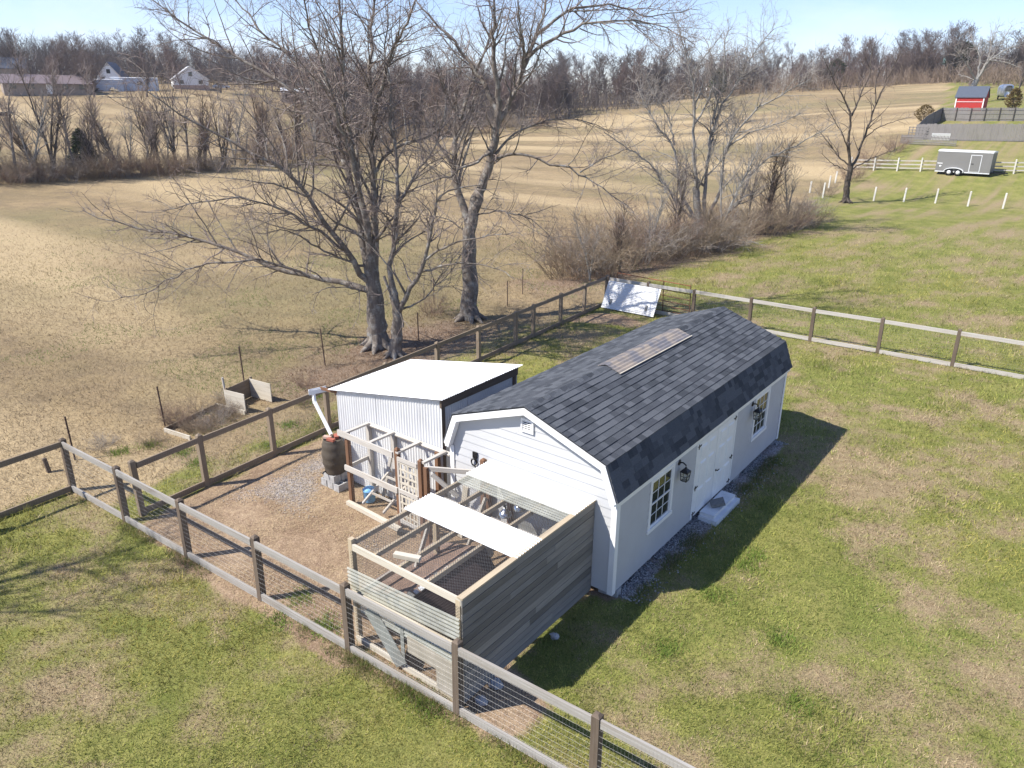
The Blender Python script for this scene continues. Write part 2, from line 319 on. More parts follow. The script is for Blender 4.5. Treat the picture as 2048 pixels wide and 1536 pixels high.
# ------------------------------------------------------------------ smooth value noise for ground cover
_G = rng.random((256, 256))
def vnoise(x, y, s):
    x = np.asarray(x)/s+311.7; y = np.asarray(y)/s+157.3; i = np.floor(x).astype(int); j = np.floor(y).astype(int); u = x-i; v = y-j; u = u*u*(3-2*u); v = v*v*(3-2*v)
    g = lambda a, b: _G[a % 256, b % 256]
    return (g(i, j)*(1-u)+g(i+1, j)*u)*(1-v)+(g(i, j+1)*(1-u)+g(i+1, j+1)*u)*v
def fbm(x, y, s, o=4):
    t = 0; a = .5
    for k in range(o): t = t+a*vnoise(x+k*17.3, y-k*9.1, s/2**k); a *= .5
    return t/(1-.5**o)
sstep = lambda a, b, x: (lambda t: t*t*(3-2*t))(np.clip((x-a)/(b-a), 0, 1))
def zones(x, y):
    n = fbm(x, y, 1.6)-.5; n2 = fbm(x+50, y, 5)-.5
    bx = np.where(y < 19, -11.2-.05*y, np.interp(y, [19, 48, 58, 69, 77, 85, 105, 125, 172, 234], [-12.4, -13.2, -14.5, -17, -17.8, -17.4, -16.2, -17, -23.6, -34]))   # lawn / field border
    lawn = sstep(-.9, .9, (x-bx)+n*2.6+n2*2)
    lawn = np.maximum(lawn, sstep(-.6, .6, (-4.6-y)+n*1.2)*sstep(-.6, .6, (x+12.9)+n))
    ins = lambda x0, x1, y0, y1, e: sstep(-e, e, x-x0+n*e*3)*sstep(-e, e, x1-x+n*e*3)*sstep(-e, e, y-y0+n*e*3)*sstep(-e, e, y1-y+n*e*3)
    dirt = np.maximum.reduce([ins(-9.9, -2.6, -4.45, .6, .3), ins(-3.2, -.5, -4.1, .2, .15), ins(-10.2, -7.5, -1.2, 3.4, .35)*.8, ins(-.7, .9, -4.3, -2.5, .35)*.9, ins(-11.2, -8.2, 16.2, 18.5, .8)*.8, ins(-4.3, 0.0, 0, 9.1, .2)])
    gs = .95*np.exp(-((x+8.1)**2+(y+.9)**2)/.8)+.8*np.exp(-((x+9.1)**2/.5+(y+.2)**2/6))+.7*np.exp(-((x+5.5)**2/3.5+(y+1.5)**2/.8))+.55*np.exp(-((x+3.5)**2/.4+(y+2.2)**2/2.5))
    grav = np.clip(gs*.9-.2+(n*.9), 0, 1)*dirt
    grav = np.maximum(grav, sstep(.28, .0, np.abs(x-.12)+n*.5-.10)*sstep(-.2, .3, y-.2+n)*sstep(-.3, .3, 9.2-y))
    lit = np.maximum(np.exp(-((x+14.6)**2/9+(y-9.5)**2/28)), np.exp(-((x+14)**2/5+(y-5)**2/10))*.8)
    hx = np.where(y < 19, -15, -15.5+.05*(y-19)); lit = np.maximum(lit, np.exp(-((x-hx)/2.6)**2)*sstep(17, 22, y)*sstep(62, 48, y))
    lit = np.maximum(lit, .8*np.exp(-((x+13.9)**2/.5+(y+.1)**2/1.5)))
    lit = np.clip(lit+n*.9*(lit > .05), 0, 1)
    dry = np.clip(.45+1.25*(fbm(x, y, 1.4, 4)-.5)+.8*(fbm(x+40, y, .4, 3)-.5)+.35*(fbm(x+9, y+4, 8, 2)-.5)+.10*sstep(0, 5, x)*sstep(4, -3, y), 0, 1)
    return lawn, dirt, grav, lit, dry

# ------------------------------------------------------------------ ground
def axis(lo, hi, a, b, fine):
    v = list(np.arange(a, b, fine)); s = fine
    x = b
    while x < hi: v.append(x); s *= 1.09; x += s
    s = fine; x = a-fine
    while x > lo: v.insert(0, x); s *= 1.09; x -= s
    return np.array(v)
gx = axis(-900, 900, -19, 9, .22); gy = axis(-250, 1100, -10, 22, .22)
X, Y = np.meshgrid(gx, gy, indexing='ij'); xy = np.stack([X.ravel(), Y.ravel()], 1); gz = terr(xy)
gz = gz+(fbm(xy[:, 0], xy[:, 1], .9, 3)-.5)*.03*(np.hypot(xy[:, 0]+6, xy[:, 1]-5) < 40)-.012
nx, ny = len(gx), len(gy); ii = (np.arange(nx-1)[:, None]*ny+np.arange(ny-1)[None]).ravel()
ZN = zones(xy[:, 0], xy[:, 1])
def groundmat():
    m, t, b = newmat('ground_cover'); p = node(t, 'ShaderNodeNewGeometry').outputs['Position']
    A = lambda n: node(t, 'ShaderNodeAttribute', attribute_name=n).outputs['Fac']
    n1 = noise(t, p, .11, 6, .6); n2 = noise(t, p, .7, 6, .65); n3 = noise(t, p, 5, 6, .7); n4 = noise(t, p, 38, 4, .7); n5 = noise(t, p, .035, 4, .55); n6 = noise(t, p, .05, 3, .5, (.35, 1.6, 1))
    fld = mixc(t, ramp(t, n1, .38, .66), (.36, .265, .15), (.24, .185, .105))
    fld = mixc(t, math_(t, 'MULTIPLY', ramp(t, n2, .42, .66), .7), fld, (.20, .15, .10))
    fld = mixc(t, math_(t, 'MULTIPLY', ramp(t, n5, .48, .66), .5), fld, (.21, .20, .095))
    fld = mixc(t, math_(t, 'MULTIPLY', ramp(t, n6, .48, .62), .85), fld, (.49, .375, .22))
    fld = mixc(t, math_(t, 'MULTIPLY', ramp(t, n3, .46, .70), .55), fld, (.15, .12, .075))
    gr = mixc(t, ramp(t, n2, .35, .68), (.165, .18, .048), (.28, .262, .088))
    gr = mixc(t, math_(t, 'MULTIPLY', ramp(t, n3, .45, .75), .5), gr, (.07, .095, .025))
    st = mixc(t, ramp(t, n3, .35, .7), (.33, .26, .155), (.25, .185, .11))
    lw = mixc(t, ramp(t, math_(t, 'ADD', A('dry'), math_(t, 'MULTIPLY', math_(t, 'SUBTRACT', n3, .5), .9)), .32, .82), gr, st)
    col = mixc(t, ramp(t, math_(t, 'ADD', A('lawn'), math_(t, 'MULTIPLY', math_(t, 'SUBTRACT', n2, .5), .6)), .3, .7), fld, lw)
    li = mixc(t, ramp(t, n3, .35, .7), (.25, .18, .13), (.16, .12, .085)); li = mixc(t, ramp(t, n4, .5, .72), li, (.37, .275, .19))
    col = mixc(t, ramp(t, math_(t, 'ADD', A('lit'), math_(t, 'MULTIPLY', math_(t, 'SUBTRACT', n3, .5), .8)), .3, .8), col, li)
    di = mixc(t, ramp(t, n2, .38, .62), (.39, .285, .185), (.26, .18, .115)); di = mixc(t, math_(t, 'MULTIPLY', ramp(t, n3, .45, .72), .7), di, (.185, .12, .085)); di = mixc(t, ramp(t, n4, .58, .78), di, (.45, .36, .29))
    col = mixc(t, ramp(t, math_(t, 'ADD', A('dirt'), math_(t, 'MULTIPLY', math_(t, 'SUBTRACT', n3, .5), .55)), .35, .62), col, di)
    v = node(t, 'ShaderNodeTexVoronoi'); v.inputs['Scale'].default_value = 34; t.links.new(p, v.inputs['Vector'])
    gc = mixc(t, ramp(t, v.outputs['Color'], .1, .9), (.20, .16, .145), (.52, .48, .45))
    col = mixc(t, ramp(t, math_(t, 'ADD', A('grav'), math_(t, 'MULTIPLY', math_(t, 'SUBTRACT', n3, .5), .7)), .42, .72), col, gc)
    col = mixc(t, 1.0, col, ramp(t, n4, .3, .7, (.55, .55, .55), (1.3, 1.3, 1.3)), 'MULTIPLY')
    t.links.new(col, b.inputs['Base Color']); b.inputs['Roughness'].default_value = 1; b.inputs['Specular IOR Level'].default_value = .05
    h = math_(t, 'ADD', math_(t, 'MULTIPLY', n3, 1.0), math_(t, 'MULTIPLY', n4, .35)); bump(t, b, h, .55, .10); return m
go = npmesh('ground', np.stack([xy[:, 0], xy[:, 1], gz], 1), np.stack([ii, ii+ny, ii+ny+1, ii+1], 1), groundmat(), smooth=True)
tag(go, 'lawn, dry brown pasture and bare dirt rolling back to low hills', 'ground', kind='structure')
for n_, a_ in zip(('lawn', 'dirt', 'grav', 'lit', 'dry'), ZN):
    at_ = go.data.attributes.new(n_, 'FLOAT', 'POINT'); at_.data.foreach_set('value', a_.astype(np.float32))

# ------------------------------------------------------------------ grass blades, straw, pebbles
CAZ = math.atan2(FW[1], FW[0])
def wedge(N, d0, d1, half=.80):
    d = np.exp(rng.uniform(math.log(d0), math.log(d1), N)); a = CAZ+rng.uniform(-half, half, N)
    return CP[0]+d*np.cos(a), CP[1]+d*np.sin(a), d
def inshed(x, y, e=0): return ((x > -4.05-e) & (x < e) & (y > -e) & (y < 9.1+e)) | ((x > -8 - e) & (x < -4.3+e) & (y > .1-e) & (y < 2.8+e))
def blades(name, x, y, z, ln, wd, lean, col, m, label, cat):
    N = len(x); a = rng.uniform(0, 2*np.pi, N); b = rng.uniform(0, 2*np.pi, N); h = ln*np.cos(lean); s = ln*np.sin(lean)
    B = np.stack([x, y, z], 1); w = np.stack([np.cos(a), np.sin(a), a*0], 1)*(wd/2)[:, None]; tip = B+np.stack([s*np.cos(b), s*np.sin(b), h], 1)
    v = np.stack([B-w, B+w, tip], 1).reshape(-1, 3); f = np.arange(3*N).reshape(-1, 3)
    o = npmesh(name, v, f, m, col=np.repeat(col, 3, 0)); return tag(o, label, cat, kind='stuff')
x, y, d = wedge(640000, 6, 75); lawn, dirt, grav, lit, dry = zones(x, y)
keep = (lawn-dirt*1.2-lit*.6-grav+rng.uniform(-.35, .35, len(x)) > .5) & ~inshed(x, y, .05) & (x > -19) & (rng.random(len(x)) < 1-sstep(38, 74, d))
x, y, d, dry = x[keep], y[keep], d[keep], dry[keep]; n = len(x)
u = dry+rng.normal(0, .22, n); k = rng.random(n)[:, None]
g1 = np.array([.09, .13, .024])*(1-k)+np.array([.385, .362, .105])*k; g2 = np.array([.52, .42, .26])*(1-k)+np.array([.30, .22, .135])*k
pt = fbm(x+31, y+77, 1.5, 3)[:, None]; pt2 = fbm(x+3, y+8, .28, 2)[:, None]; g1 = g1*(.35+.55*pt+.9*pt2); g2 = g2*(.5+.95*pt2); g1[:, 0] *= .85+.35*fbm(x-20, y, 4, 2)
c = np.where((u > .57)[:, None], g2, g1)
lush = np.clip((fbm(x+80, y-33, 2.2, 3)-.62)*5, 0, 1)
sz = (d/11)**.55
blades('lawn_grass', x, y, np.zeros(n)-.012, rng.uniform(.04, .10, n)*sz*(1+lush)*np.where(u > .57, .8, 1), rng.uniform(.008, .016, n)*sz, rng.uniform(.3, 1.3, n), c, M['grass'], 'short patchy green and straw coloured lawn grass', 'grass')
x, y, d = wedge(480000, 12, 80, .85); lawn, dirt, grav, lit, dry = zones(x, y)
keep = (lawn+dirt+rng.uniform(-.3, .3, len(x)) < .5) & ~inshed(x, y, .05) & (rng.random(len(x)) < 1-sstep(34, 78, d))
x, y, d, lit, dry = x[keep], y[keep], d[keep], lit[keep], dry[keep]; n = len(x); k = rng.random(n)[:, None]
c = (np.array([.47, .36, .22])*(1-k)+np.array([.25, .185, .115])*k)*(.52+.68*fbm(x+5, y+5, 1.2, 3)[:, None])
f_ = fbm(x, y, 7, 4)[:, None]; c = np.where(f_ > .57+.12*rng.random((n, 1)), c*np.array([.78, .84, .66]), c); c = np.where(lit[:, None] > .35+.4*rng.random((n, 1)), c*np.array([.68, .55, .52]), c)
gt = ((fbm(x+60, y+12, 2.5, 3) > .64) & (rng.random(n) > .35))[:, None]; c = np.where(gt, np.array([.10, .135, .035])*(1+.6*k), c)
sz = (d/14)**.55
blades('field_grass', x, y, np.zeros(n)-.012, rng.uniform(.04, .12, n)*sz, rng.uniform(.008, .016, n)*sz, rng.uniform(.5, 1.4, n), c, M['grass'], 'dry brown pasture grass left of the long fence', 'grass')
# tufts at the fence feet and weeds
def edge_tufts(N):
    xs = []; ys = []
    for (a, b, sp) in [((-12.6, -4.6), (4.5, -3.8), .10), ((-10.35, -3.5), (-11.9, 19), .12), ((-11.5, 19.2), (12, 19.8), .12), ((-10.9, 1), (-11.3, 6), .35), ((-3.2, -4.15), (-.4, -4.0), .14), ((.35, .3), (.35, 9), .10)]:
        t = rng.random(N); n_ = fbm(t*40, t*0+3, 1.5, 2); kk = n_ > .5
        xs.append((a[0]+(b[0]-a[0])*t+rng.normal(0, sp, N))[kk]); ys.append((a[1]+(b[1]-a[1])*t+rng.normal(0, sp, N))[kk])
    return np.concatenate(xs), np.concatenate(ys)
x, y = edge_tufts(9000); kk = ~inshed(x, y, .03); x, y = x[kk], y[kk]; n = len(x); k = rng.random((n, 1)); c = np.where(rng.random((n, 1)) > .35, np.array([.10, .15, .03])*(1-k)+np.array([.18, .20, .06])*k, np.array([.36, .27, .16])*(.7+.5*k))
blades('weeds', x, y, np.zeros(n), rng.uniform(.05, .16, n), rng.uniform(.006, .013, n), rng.uniform(.1, 1.1, n), c, M['grass'], 'taller weeds and dead stems along the fence feet', 'weeds')
cx_ = np.array([gnd(*q)[:2] for q in ((640, 1250), (655, 1262), (600, 1195), (860, 1400), (845, 1385), (880, 1408), (560, 1240), (700, 775), (640, 792), (610, 805), (365, 905), (300, 890), (240, 905), (540, 890), (580, 850), (395, 925), (1010, 1130), (1010, 1215), (1130, 1200), (1490, 1130), (1510, 1110), (1430, 1190), (1560, 1280), (1600, 1410), (1330, 1300))])
kk = rng.integers(0, len(cx_), 9000); x = cx_[kk, 0]+rng.normal(0, .16, 9000); y = cx_[kk, 1]+rng.normal(0, .16, 9000); ok = ~inshed(x, y, .03) & ~((x > -3.1) & (x < -.3) & (y > -4.05) & (y < .1)); x, y = x[ok], y[ok]; n = len(x); k = rng.random((n, 1))
blades('clover_clumps', x, y, np.zeros(n), rng.uniform(.05, .12, n), rng.uniform(.010, .02, n), rng.uniform(.2, 1.2, n), np.array([.11, .19, .03])*(1-k)+np.array([.24, .30, .07])*k, M['grass'], 'bright green clumps of fresh weeds in the lawn and by the fences', 'weeds')
# straw scattered on the dirt run
x = rng.uniform(-10, -.5, 60000); y = rng.uniform(-4.4, 2.5, 60000); _, dirt, grav, _, _ = zones(x, y); kk = (dirt > .5) & (fbm(x, y, 1.1, 3) > .38+.22*rng.random(60000)) & (rng.random(60000) < .9) & ~inshed(x, y, .0); x, y = x[kk], y[kk]; n = len(x); k = rng.random((n, 1))
blades('straw_litter', x, y, np.full(n, .012), rng.uniform(.05, .14, n), rng.uniform(.005, .010, n), rng.uniform(1.35, 1.5, n), np.array([.60, .47, .29])*(.5+.6*k), M['grass'], 'loose straw strewn over the bare dirt of the run', 'straw')
def pebbles(name, x, y, r, c, label):
    n = len(x); base = np.array([(1, 0, 0), (-1, 0, 0), (0, 1, 0), (0, -1, 0), (0, 0, .8), (0, 0, -.5)]); tri = np.array([(0, 2, 4), (2, 1, 4), (1, 3, 4), (3, 0, 4), (2, 0, 5), (1, 2, 5), (3, 1, 5), (0, 3, 5)])
    a = rng.uniform(0, 6.28, n); ca, sa = np.cos(a)[:, None], np.sin(a)[:, None]; S_ = base[None]*(r[:, None, None]*rng.uniform(.6, 1.3, (n, 1, 3)))
    v = np.stack([S_[:, :, 0]*ca-S_[:, :, 1]*sa+x[:, None], S_[:, :, 0]*sa+S_[:, :, 1]*ca+y[:, None], S_[:, :, 2]+(r*.3)[:, None]], 2)
    o = npmesh(name, v.reshape(-1, 3), (tri[None]+(np.arange(n)*6)[:, None, None]).reshape(-1, 3), M['pebble'], col=np.repeat(c, 6, 0)); tag(o, label, 'gravel', kind='stuff')
x = rng.uniform(-10.4, -2.8, 60000); y = rng.uniform(-4, 3, 60000); _, dirt, grav, _, _ = zones(x, y); kk = (grav > .25+.6*rng.random(60000)) & ~inshed(x, y, 0); x, y = x[kk], y[kk]; n = len(x); k = rng.random((n, 1))
pebbles('gravel', x, y, rng.uniform(.008, .017, n), np.array([.56, .50, .46])*(.35+.75*k), 'pinkish grey gravel spilled around the rain barrel')
x = np.abs(rng.normal(0, .26, 8000))-.12; y = rng.uniform(.2, 9.2, 8000); kk = (x < .75)&(fbm(x, y, .8, 3) > .40); x, y = x[kk], y[kk]; n = len(x); k = rng.random((n, 1))
pebbles('white_gravel', x, y, rng.uniform(.012, .026, n), np.array([.62, .60, .58])*(.15+.85*k), 'white gravel strip along the foot of the shed')

# ------------------------------------------------------------------ fences
FH = 1.39
def wiremesh(p0, p1, z0, z1, dx, dz, r, m, parent, name='wire_mesh', base=None):
    p0, p1 = np.array(p0, float), np.array(p1, float); Ln = np.linalg.norm(p1-p0); P = []
    for i in range(1, int(Ln/dx)): q = p0+(p1-p0)*i*dx/Ln; P.append([(q[0], q[1], z0), (q[0], q[1], z1)])
    for z in np.arange(z0, z1+.01, dz): P.append([(p0[0], p0[1], z), (p1[0], p1[1], z)])
    P = np.array(P); v, f = tubes(P, np.full(P.shape[:2], r), 3); mb = MB(); mb.add(v.tolist(), f.tolist()); return mb.build(name, m, parent, kind='stuff')
def fence(label, posts, side, railm, postm, wire=(.055, .105, .0008), pw=.125, gap=()):
    o = thing('wire_fence', (posts[0][0], posts[0][1], 0), label, 'fence', 'board and wire fences round the yard')
    for i, (x, y) in enumerate(posts):
        lx, ly = rnd.gauss(0, .012), rnd.gauss(0, .012)
        MB().beam((x, y, -.1), (x+lx, y+ly, FH+rnd.uniform(-.02, .03)), pw, pw, (0, 1, 0), tip=.035).build('post', postm, o)
    for i in range(len(posts)-1):
        a, b = np.array(posts[i]), np.array(posts[i+1]); d = (b-a)/np.linalg.norm(b-a); nrm = np.array([-d[1], d[0]])*side
        pa, pb = a+d*(pw/2-.002)+nrm*.035, b-d*(pw/2-.002)+nrm*.035
        for zt, hh in ((FH-.125, .14), (.085, .15)):
            j0, j1 = rnd.uniform(-.012, .012), rnd.uniform(-.012, .012)
            MB().beam((*pa, zt+j0), (*pb, zt+j1), .042, hh).build('rail', railm, o)
        wa, wb = pa+nrm*.026, pb+nrm*.026; wiremesh((*wa, 0), (*wb, 0), .03, FH-.08, wire[0], wire[1], wire[2], M['wire'], o)
    return o
ln = lambda o, a, ts: [(o[0]+t*math.cos(math.radians(a)), o[1]+t*math.sin(math.radians(a))) for t in ts]
FP = ln((-12.633, -4.432), 2.401, [2.44*i for i in range(9)]); FP[6] = (FP[6][0], FP[6][1])
fence('weathered grey board and wire fence crossing the foreground in front of the dirt run', FP, -1, M['rail'], M['post'])
LP = ln((-10.168, -3.969), 93.889, [0, 1.689, 3.788, 5.765, 8.25, 10.751, 13.144, 15.602, 16.869, 19.075, 21.149, 23.302])
fence('long brown board and wire fence running back behind the white metal coop', LP, -1, M['railbrown'], M['railbrown'], (.055, .105, .0008))
BP = ln((-11.746, 19.185), 1.5015, [0.16, 2.2]+[4.42+2.53*i for i in range(11)])
fence('pale topped board and wire fence crossing the lawn behind the shed', BP, -1, M['grey'], M['post'], (.055, .105, .0008))
OP = [(-12.633, -4.62), (-12.53, -7.0), (-12.42, -9.4), (-12.3, -11.8)]
o = fence('short board fence running out of the photo at the far left', [(-12.633+.0, -4.432)]+OP[1:], 1, M['railbrown'], M['post'])
bpy.context.view_layer.update(); _c = [c for c in o.children if c.name.startswith('post')][0]; bpy.data.objects.remove(_c)
# steel t-posts along the pasture side
def tpost(x, y, h, label, lean=(0, 0)):
    t = MB(); z = tz(x, y); t.beam((x, y, z-.1), (x+lean[0], y+lean[1], z+h), .045, .006, (0, 1, 0)); t.beam((x, y+.018, z-.1), (x+lean[0], y+lean[1]+.018, z+h), .006, .034, (0, 1, 0))
    for k in range(int(h/.12)): f_ = (k+.5)*.12/h; t.box(x+lean[0]*f_-.014, x+lean[0]*f_+.014, y+lean[1]*f_-.016, y+lean[1]*f_-.004, z+k*.12+.05, z+k*.12+.065)
    tag(t.build('t_post', M['tpost'], origin=(x, y, z)), label, 'post', 'rusty steel posts along the pasture edge')
tpost(-14.3, -3.68, 1.22, 'rusty steel post behind the left corner of the foreground fence', (-.1, .02))
tpost(-14.55, -1.04, 1.22, 'rusty steel post at the near end of the garden bed', (-.08, 0))
tpost(-15.68, 2.38, 1.35, 'rusty steel post just behind the plank compost box', (-.04, 0))
tpost(-15.1, 5.32, 1.36, 'rusty steel post left of the twin trunked maple', (-.1, 0))
tpost(-14.6, 9.6, 1.15, 'thin steel post between the maple and the straight trunked tree')
tpost(-18.04, 14.14, 1.27, 'thin steel post left of the straight trunked tree')
tpost(-15.1, 16.0, 1.2, 'thin steel post right of the straight trunked tree')
tpost(-15.96, 18.32, 1.28, 'thin steel post at the near edge of the brown thicket')
tag(MB().beam((-14.1, -4.39, -.05), (-14.16, -4.42, .4), .09, .09, (0, 1, 0), tip=.02).build('wooden_stake', M['post'], origin=(-14.1, -4.39, 0)), 'short wooden stake in the dry grass at the far left', 'stake')

# ------------------------------------------------------------------ shed
WX, WL = 4.06, 9.08; ZB = .15
EV, KN, PK = (.086, 2.244), (-.174, 2.92), (-2.03, 3.574)
shed = thing('garden_shed', (-2.03, 4.54, 0), 'pale grey gambrel roofed shed with dark shingles and white double doors', 'shed')
def roofx(z):   # inner half width of the gable wall at height z
    if z < 2.16: return 0.0
    if z < KN[1]-.05: return -(z-2.16)/(KN[1]-.05-2.16)*.20
    return -.20-(z-(KN[1]-.05))/(PK[1]-.05-(KN[1]-.05))*(2.03-.20)
core = MB()   # closed inner body
cp = [(-.03, ZB+.01), (-.03, 2.14), (-.24, 2.82), (-2.03, 3.45), (-WX+.24, 2.82), (-WX+.03, 2.14), (-WX+.03, ZB+.01)]
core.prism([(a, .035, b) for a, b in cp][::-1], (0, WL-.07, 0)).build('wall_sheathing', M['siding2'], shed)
R_ = .182
def lap(p_in, z0, z1, a0, a1, b0, b1, yfront, sgn):
    pass
# gable boards, near and far
for yw, sg in ((0.0, -1), (WL, 1)):
    z = ZB
    while z < 3.40:
        z1 = min(z+R_, 3.47); xa, xb = roofx(z), roofx(min(z1, 3.5)); L0, L1, U0, U1 = -WX-xa, xa, -WX-xb, xb
        if U1-U0 < .1: U0, U1 = -2.05, -2.01
        cuts = [0, 1] if z > 2.9 else [0, rnd.choice([.35, .42, .58, .66]), 1]
        for c0, c1 in zip(cuts[:-1], cuts[1:]):
            g0 = .0012 if c0 > 0 else 0
            q = lambda t, lo: (L0+(L1-L0)*t) if lo else (U0+(U1-U0)*t)
            yo, yi, yt = yw+sg*.014, yw-sg*.036, yw+sg*.002
            vs = [(q(c0, 1)+g0, yo, z), (q(c1, 1)-g0, yo, z), (q(c1, 0)-g0, yt, z1+.004), (q(c0, 0)+g0, yt, z1+.004), (q(c0, 1)+g0, yi, z), (q(c1, 1)-g0, yi, z), (q(c1, 0)-g0, yi, z1+.004), (q(c0, 0)+g0, yi, z1+.004)]
            MB().add(vs, [(0, 1, 2, 3), (7, 6, 5, 4), (0, 4, 5, 1), (1, 5, 6, 2), (2, 6, 7, 3), (3, 7, 4, 0)]).build('siding_board', M['siding'], shed)
        z += R_
# long walls with openings on the door side
openings = [(1.30, 2.34, .87, 2.05), (3.44, 5.66, ZB, 2.06), (6.86, 7.90, .87, 2.05)]
for xw, sg in ((0.0, 1), (-WX, -1)):
    z = ZB
    while z < 2.06:
        z1 = min(z+R_, 2.12); segs = [(0.02, WL-.02)]
        if sg > 0:
            for (a, b, c0, c1) in openings:
                if z1 > c0+.03 and z < c1-.03: segs = [s2 for s1 in segs for s2 in (((s1[0], a), (b, s1[1])) if s1[0] < a and s1[1] > b else (s1,))]
        for a, b in segs:
            pcs = [a, b] if b-a < 3.7 else [a, a+(b-a)*rnd.choice([.4, .5, .6]), b]
            for p0, p1 in zip(pcs[:-1], pcs[1:]):
                vs = [(xw+sg*.017, p0, z), (xw+sg*.017, p1-.0012, z), (xw+sg*.002, p1-.0012, z1+.004), (xw+sg*.002, p0, z1+.004), (xw-sg*.028, p0, z), (xw-sg*.028, p1-.0012, z), (xw-sg*.028, p1-.0012, z1+.004), (xw-sg*.028, p0, z1+.004)]
                fs = [(0, 1, 2, 3), (7, 6, 5, 4), (0, 4, 5, 1), (1, 5, 6, 2), (2, 6, 7, 3), (3, 7, 4, 0)]
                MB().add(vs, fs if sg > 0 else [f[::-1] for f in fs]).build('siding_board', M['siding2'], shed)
        z += R_
for x, y in ((0, 0), (0, WL), (-WX, 0), (-WX, WL)):
    sx, sy = (1 if x == 0 else -1), (-1 if y == 0 else 1)
    MB().box(*sorted((x+sx*.030, x-sx*.085)), *sorted((y+sy*.018, y+sy*.034)), ZB-.02, 2.14).build('corner_board', M['paint'], shed)
    MB().box(*sorted((x+sx*.016, x+sx*.032)), *sorted((y-sy*.09, y+sy*.0175)), ZB-.02, 2.10).build('corner_board', M['paint'], shed)
MB().box(.004, .020, .1, WL-.1, 2.045, 2.16).build('frieze_board', M['paint'], shed)
MB().box(-WX+.1, -.1, .1, WL-.1, .06, ZB).build('floor_skid_shade', M['dark'], shed)  # skid slab filling the footprint, coloured dark for the shaded gap
# roof deck, rakes, eave boards
OH = .15; prof = [EV, KN, PK, (-WX-KN[0], KN[1]), (-WX-EV[0], EV[1])]
inn = [(EV[0]-.05, EV[1]-.04), (KN[0]-.035, KN[1]-.05), (PK[0], PK[1]-.06), (-WX-KN[0]+.035, KN[1]-.05), (-WX-EV[0]+.05, EV[1]-.04)]
for i in range(4):
    MB().prism([(prof[i][0], -OH, prof[i][1]), (prof[i+1][0], -OH, prof[i+1][1]), (inn[i+1][0], -OH, inn[i+1][1]), (inn[i][0], -OH, inn[i][1])], (0, WL+2*OH, 0)).build('roof_deck', M['roofbase'], shed)
def off(p, d):
    return p
for yy in (-OH-.022, WL+OH+.001):
    o_ = [(.075, 2.215), (-.19, 2.895), (-2.03, 3.545), (-WX+.19, 2.895), (-WX-.075, 2.215)]; i_ = [(-.045, 2.13), (-.285, 2.79), (-2.03, 3.405), (-WX+.285, 2.79), (-WX+.045, 2.13)]
    for i in range(4):
        MB().prism([(o_[i][0], yy, o_[i][1]), (o_[i+1][0], yy, o_[i+1][1]), (i_[i+1][0], yy, i_[i+1][1]), (i_[i][0], yy, i_[i][1])][::(1 if yy < 0 else 1)], (0, .021, 0)).build('rake_board', M['paint'], shed)
for i in range(4):    # soffit strips under the gable overhang
    a, b = i_[i], i_[i+1]
    MB().prism([(a[0], -OH, a[1]+.01), (b[0], -OH, b[1]+.01), (b[0], -OH, b[1]+.03), (a[0], -OH, a[1]+.03)], (0, OH-.02, 0)).build('soffit', M['paint'], shed)
for sx in (0, 1):
    x0 = .022 if not sx else -WX-.060
    MB().box(x0, x0+.038, -OH, WL+OH, 2.13, 2.205).build('eave_board', M['paint'], shed)
# shingles
shm = []
slopes = []
def shingle_quads():
    out = []
    for si in range(4):
        a, b = (prof[si], prof[si+1]) if si < 2 else (prof[si+1], prof[si])          # a low edge, b high edge
        Ls = math.hypot(b[0]-a[0], b[1]-a[1]); n = max(1, round(Ls/.152)); e = Ls/n; d = ((b[0]-a[0])/Ls, (b[1]-a[1])/Ls); nn = (-d[1], d[0])
        if nn[1] < 0: nn = (-nn[0], -nn[1])
        for r in range(n):
            y = -OH-.012-rnd.uniform(0, .2); tone = 0
            while y < WL+OH:
                w = rnd.choice([.16, .20, .24, .30, .36]); y1 = min(y+w, WL+OH+.012); y0 = max(y, -OH-.012)
                if y1-y0 > .03: out.append((si, r, y0, y1, a, d, nn, e, n, rnd.randrange(6) if rnd.random() > .18 else 2, rnd.choice([.015, .018, .022])))
                y += w
    return out
Q = shingle_quads()
def shverts(q):
    si, r, y0, y1, a, d, nn, e, n, tone, th = q; s0, s1 = r*e-.012, min((r+1)*e+.03, n*e+.004)
    P = lambda s, h: (a[0]+d[0]*s+nn[0]*h, a[1]+d[1]*s+nn[1]*h)
    lo, hi, lo2, hi2 = P(s0, th+.003), P(s1, .004), P(s0, .0015), P(s1, .0015)
    return [(lo[0], y0, lo[1]), (lo[0], y1, lo[1]), (hi[0], y1, hi[1]), (hi[0], y0, hi[1]), (lo2[0], y0, lo2[1]), (lo2[0], y1, lo2[1]), (hi2[0], y1, hi2[1]), (hi2[0], y0, hi2[1])]
SF = [(0, 1, 2, 3), (4, 5, 1, 0), (5, 6, 2, 1), (7, 4, 0, 3)]
def shscore(q):
    v = np.array(shverts(q)); c = v[:4].mean(0); nrm = np.cross(v[1]-v[0], v[3]-v[0]); d = CP-c; return abs(nrm@d)/np.linalg.norm(d)**3*(1 if q[0] < 2 else .3)
Q.sort(key=shscore, reverse=True)
cov = {'roof_shingles': [MB() for _ in range(6)]}
for k, q in enumerate(Q):
    fs = SF if q[0] < 2 else [f[::-1] for f in SF]
    if k < 290: MB().add(shverts(q), fs).build('shingle', M['shing'][q[9]], shed)
    else: cov['roof_shingles'][q[9]].add(shverts(q), fs)
for i, b in enumerate(cov['roof_shingles']): b.build('roof_shingles', M['shing'][i], shed, kind='stuff')
y = -OH-.01
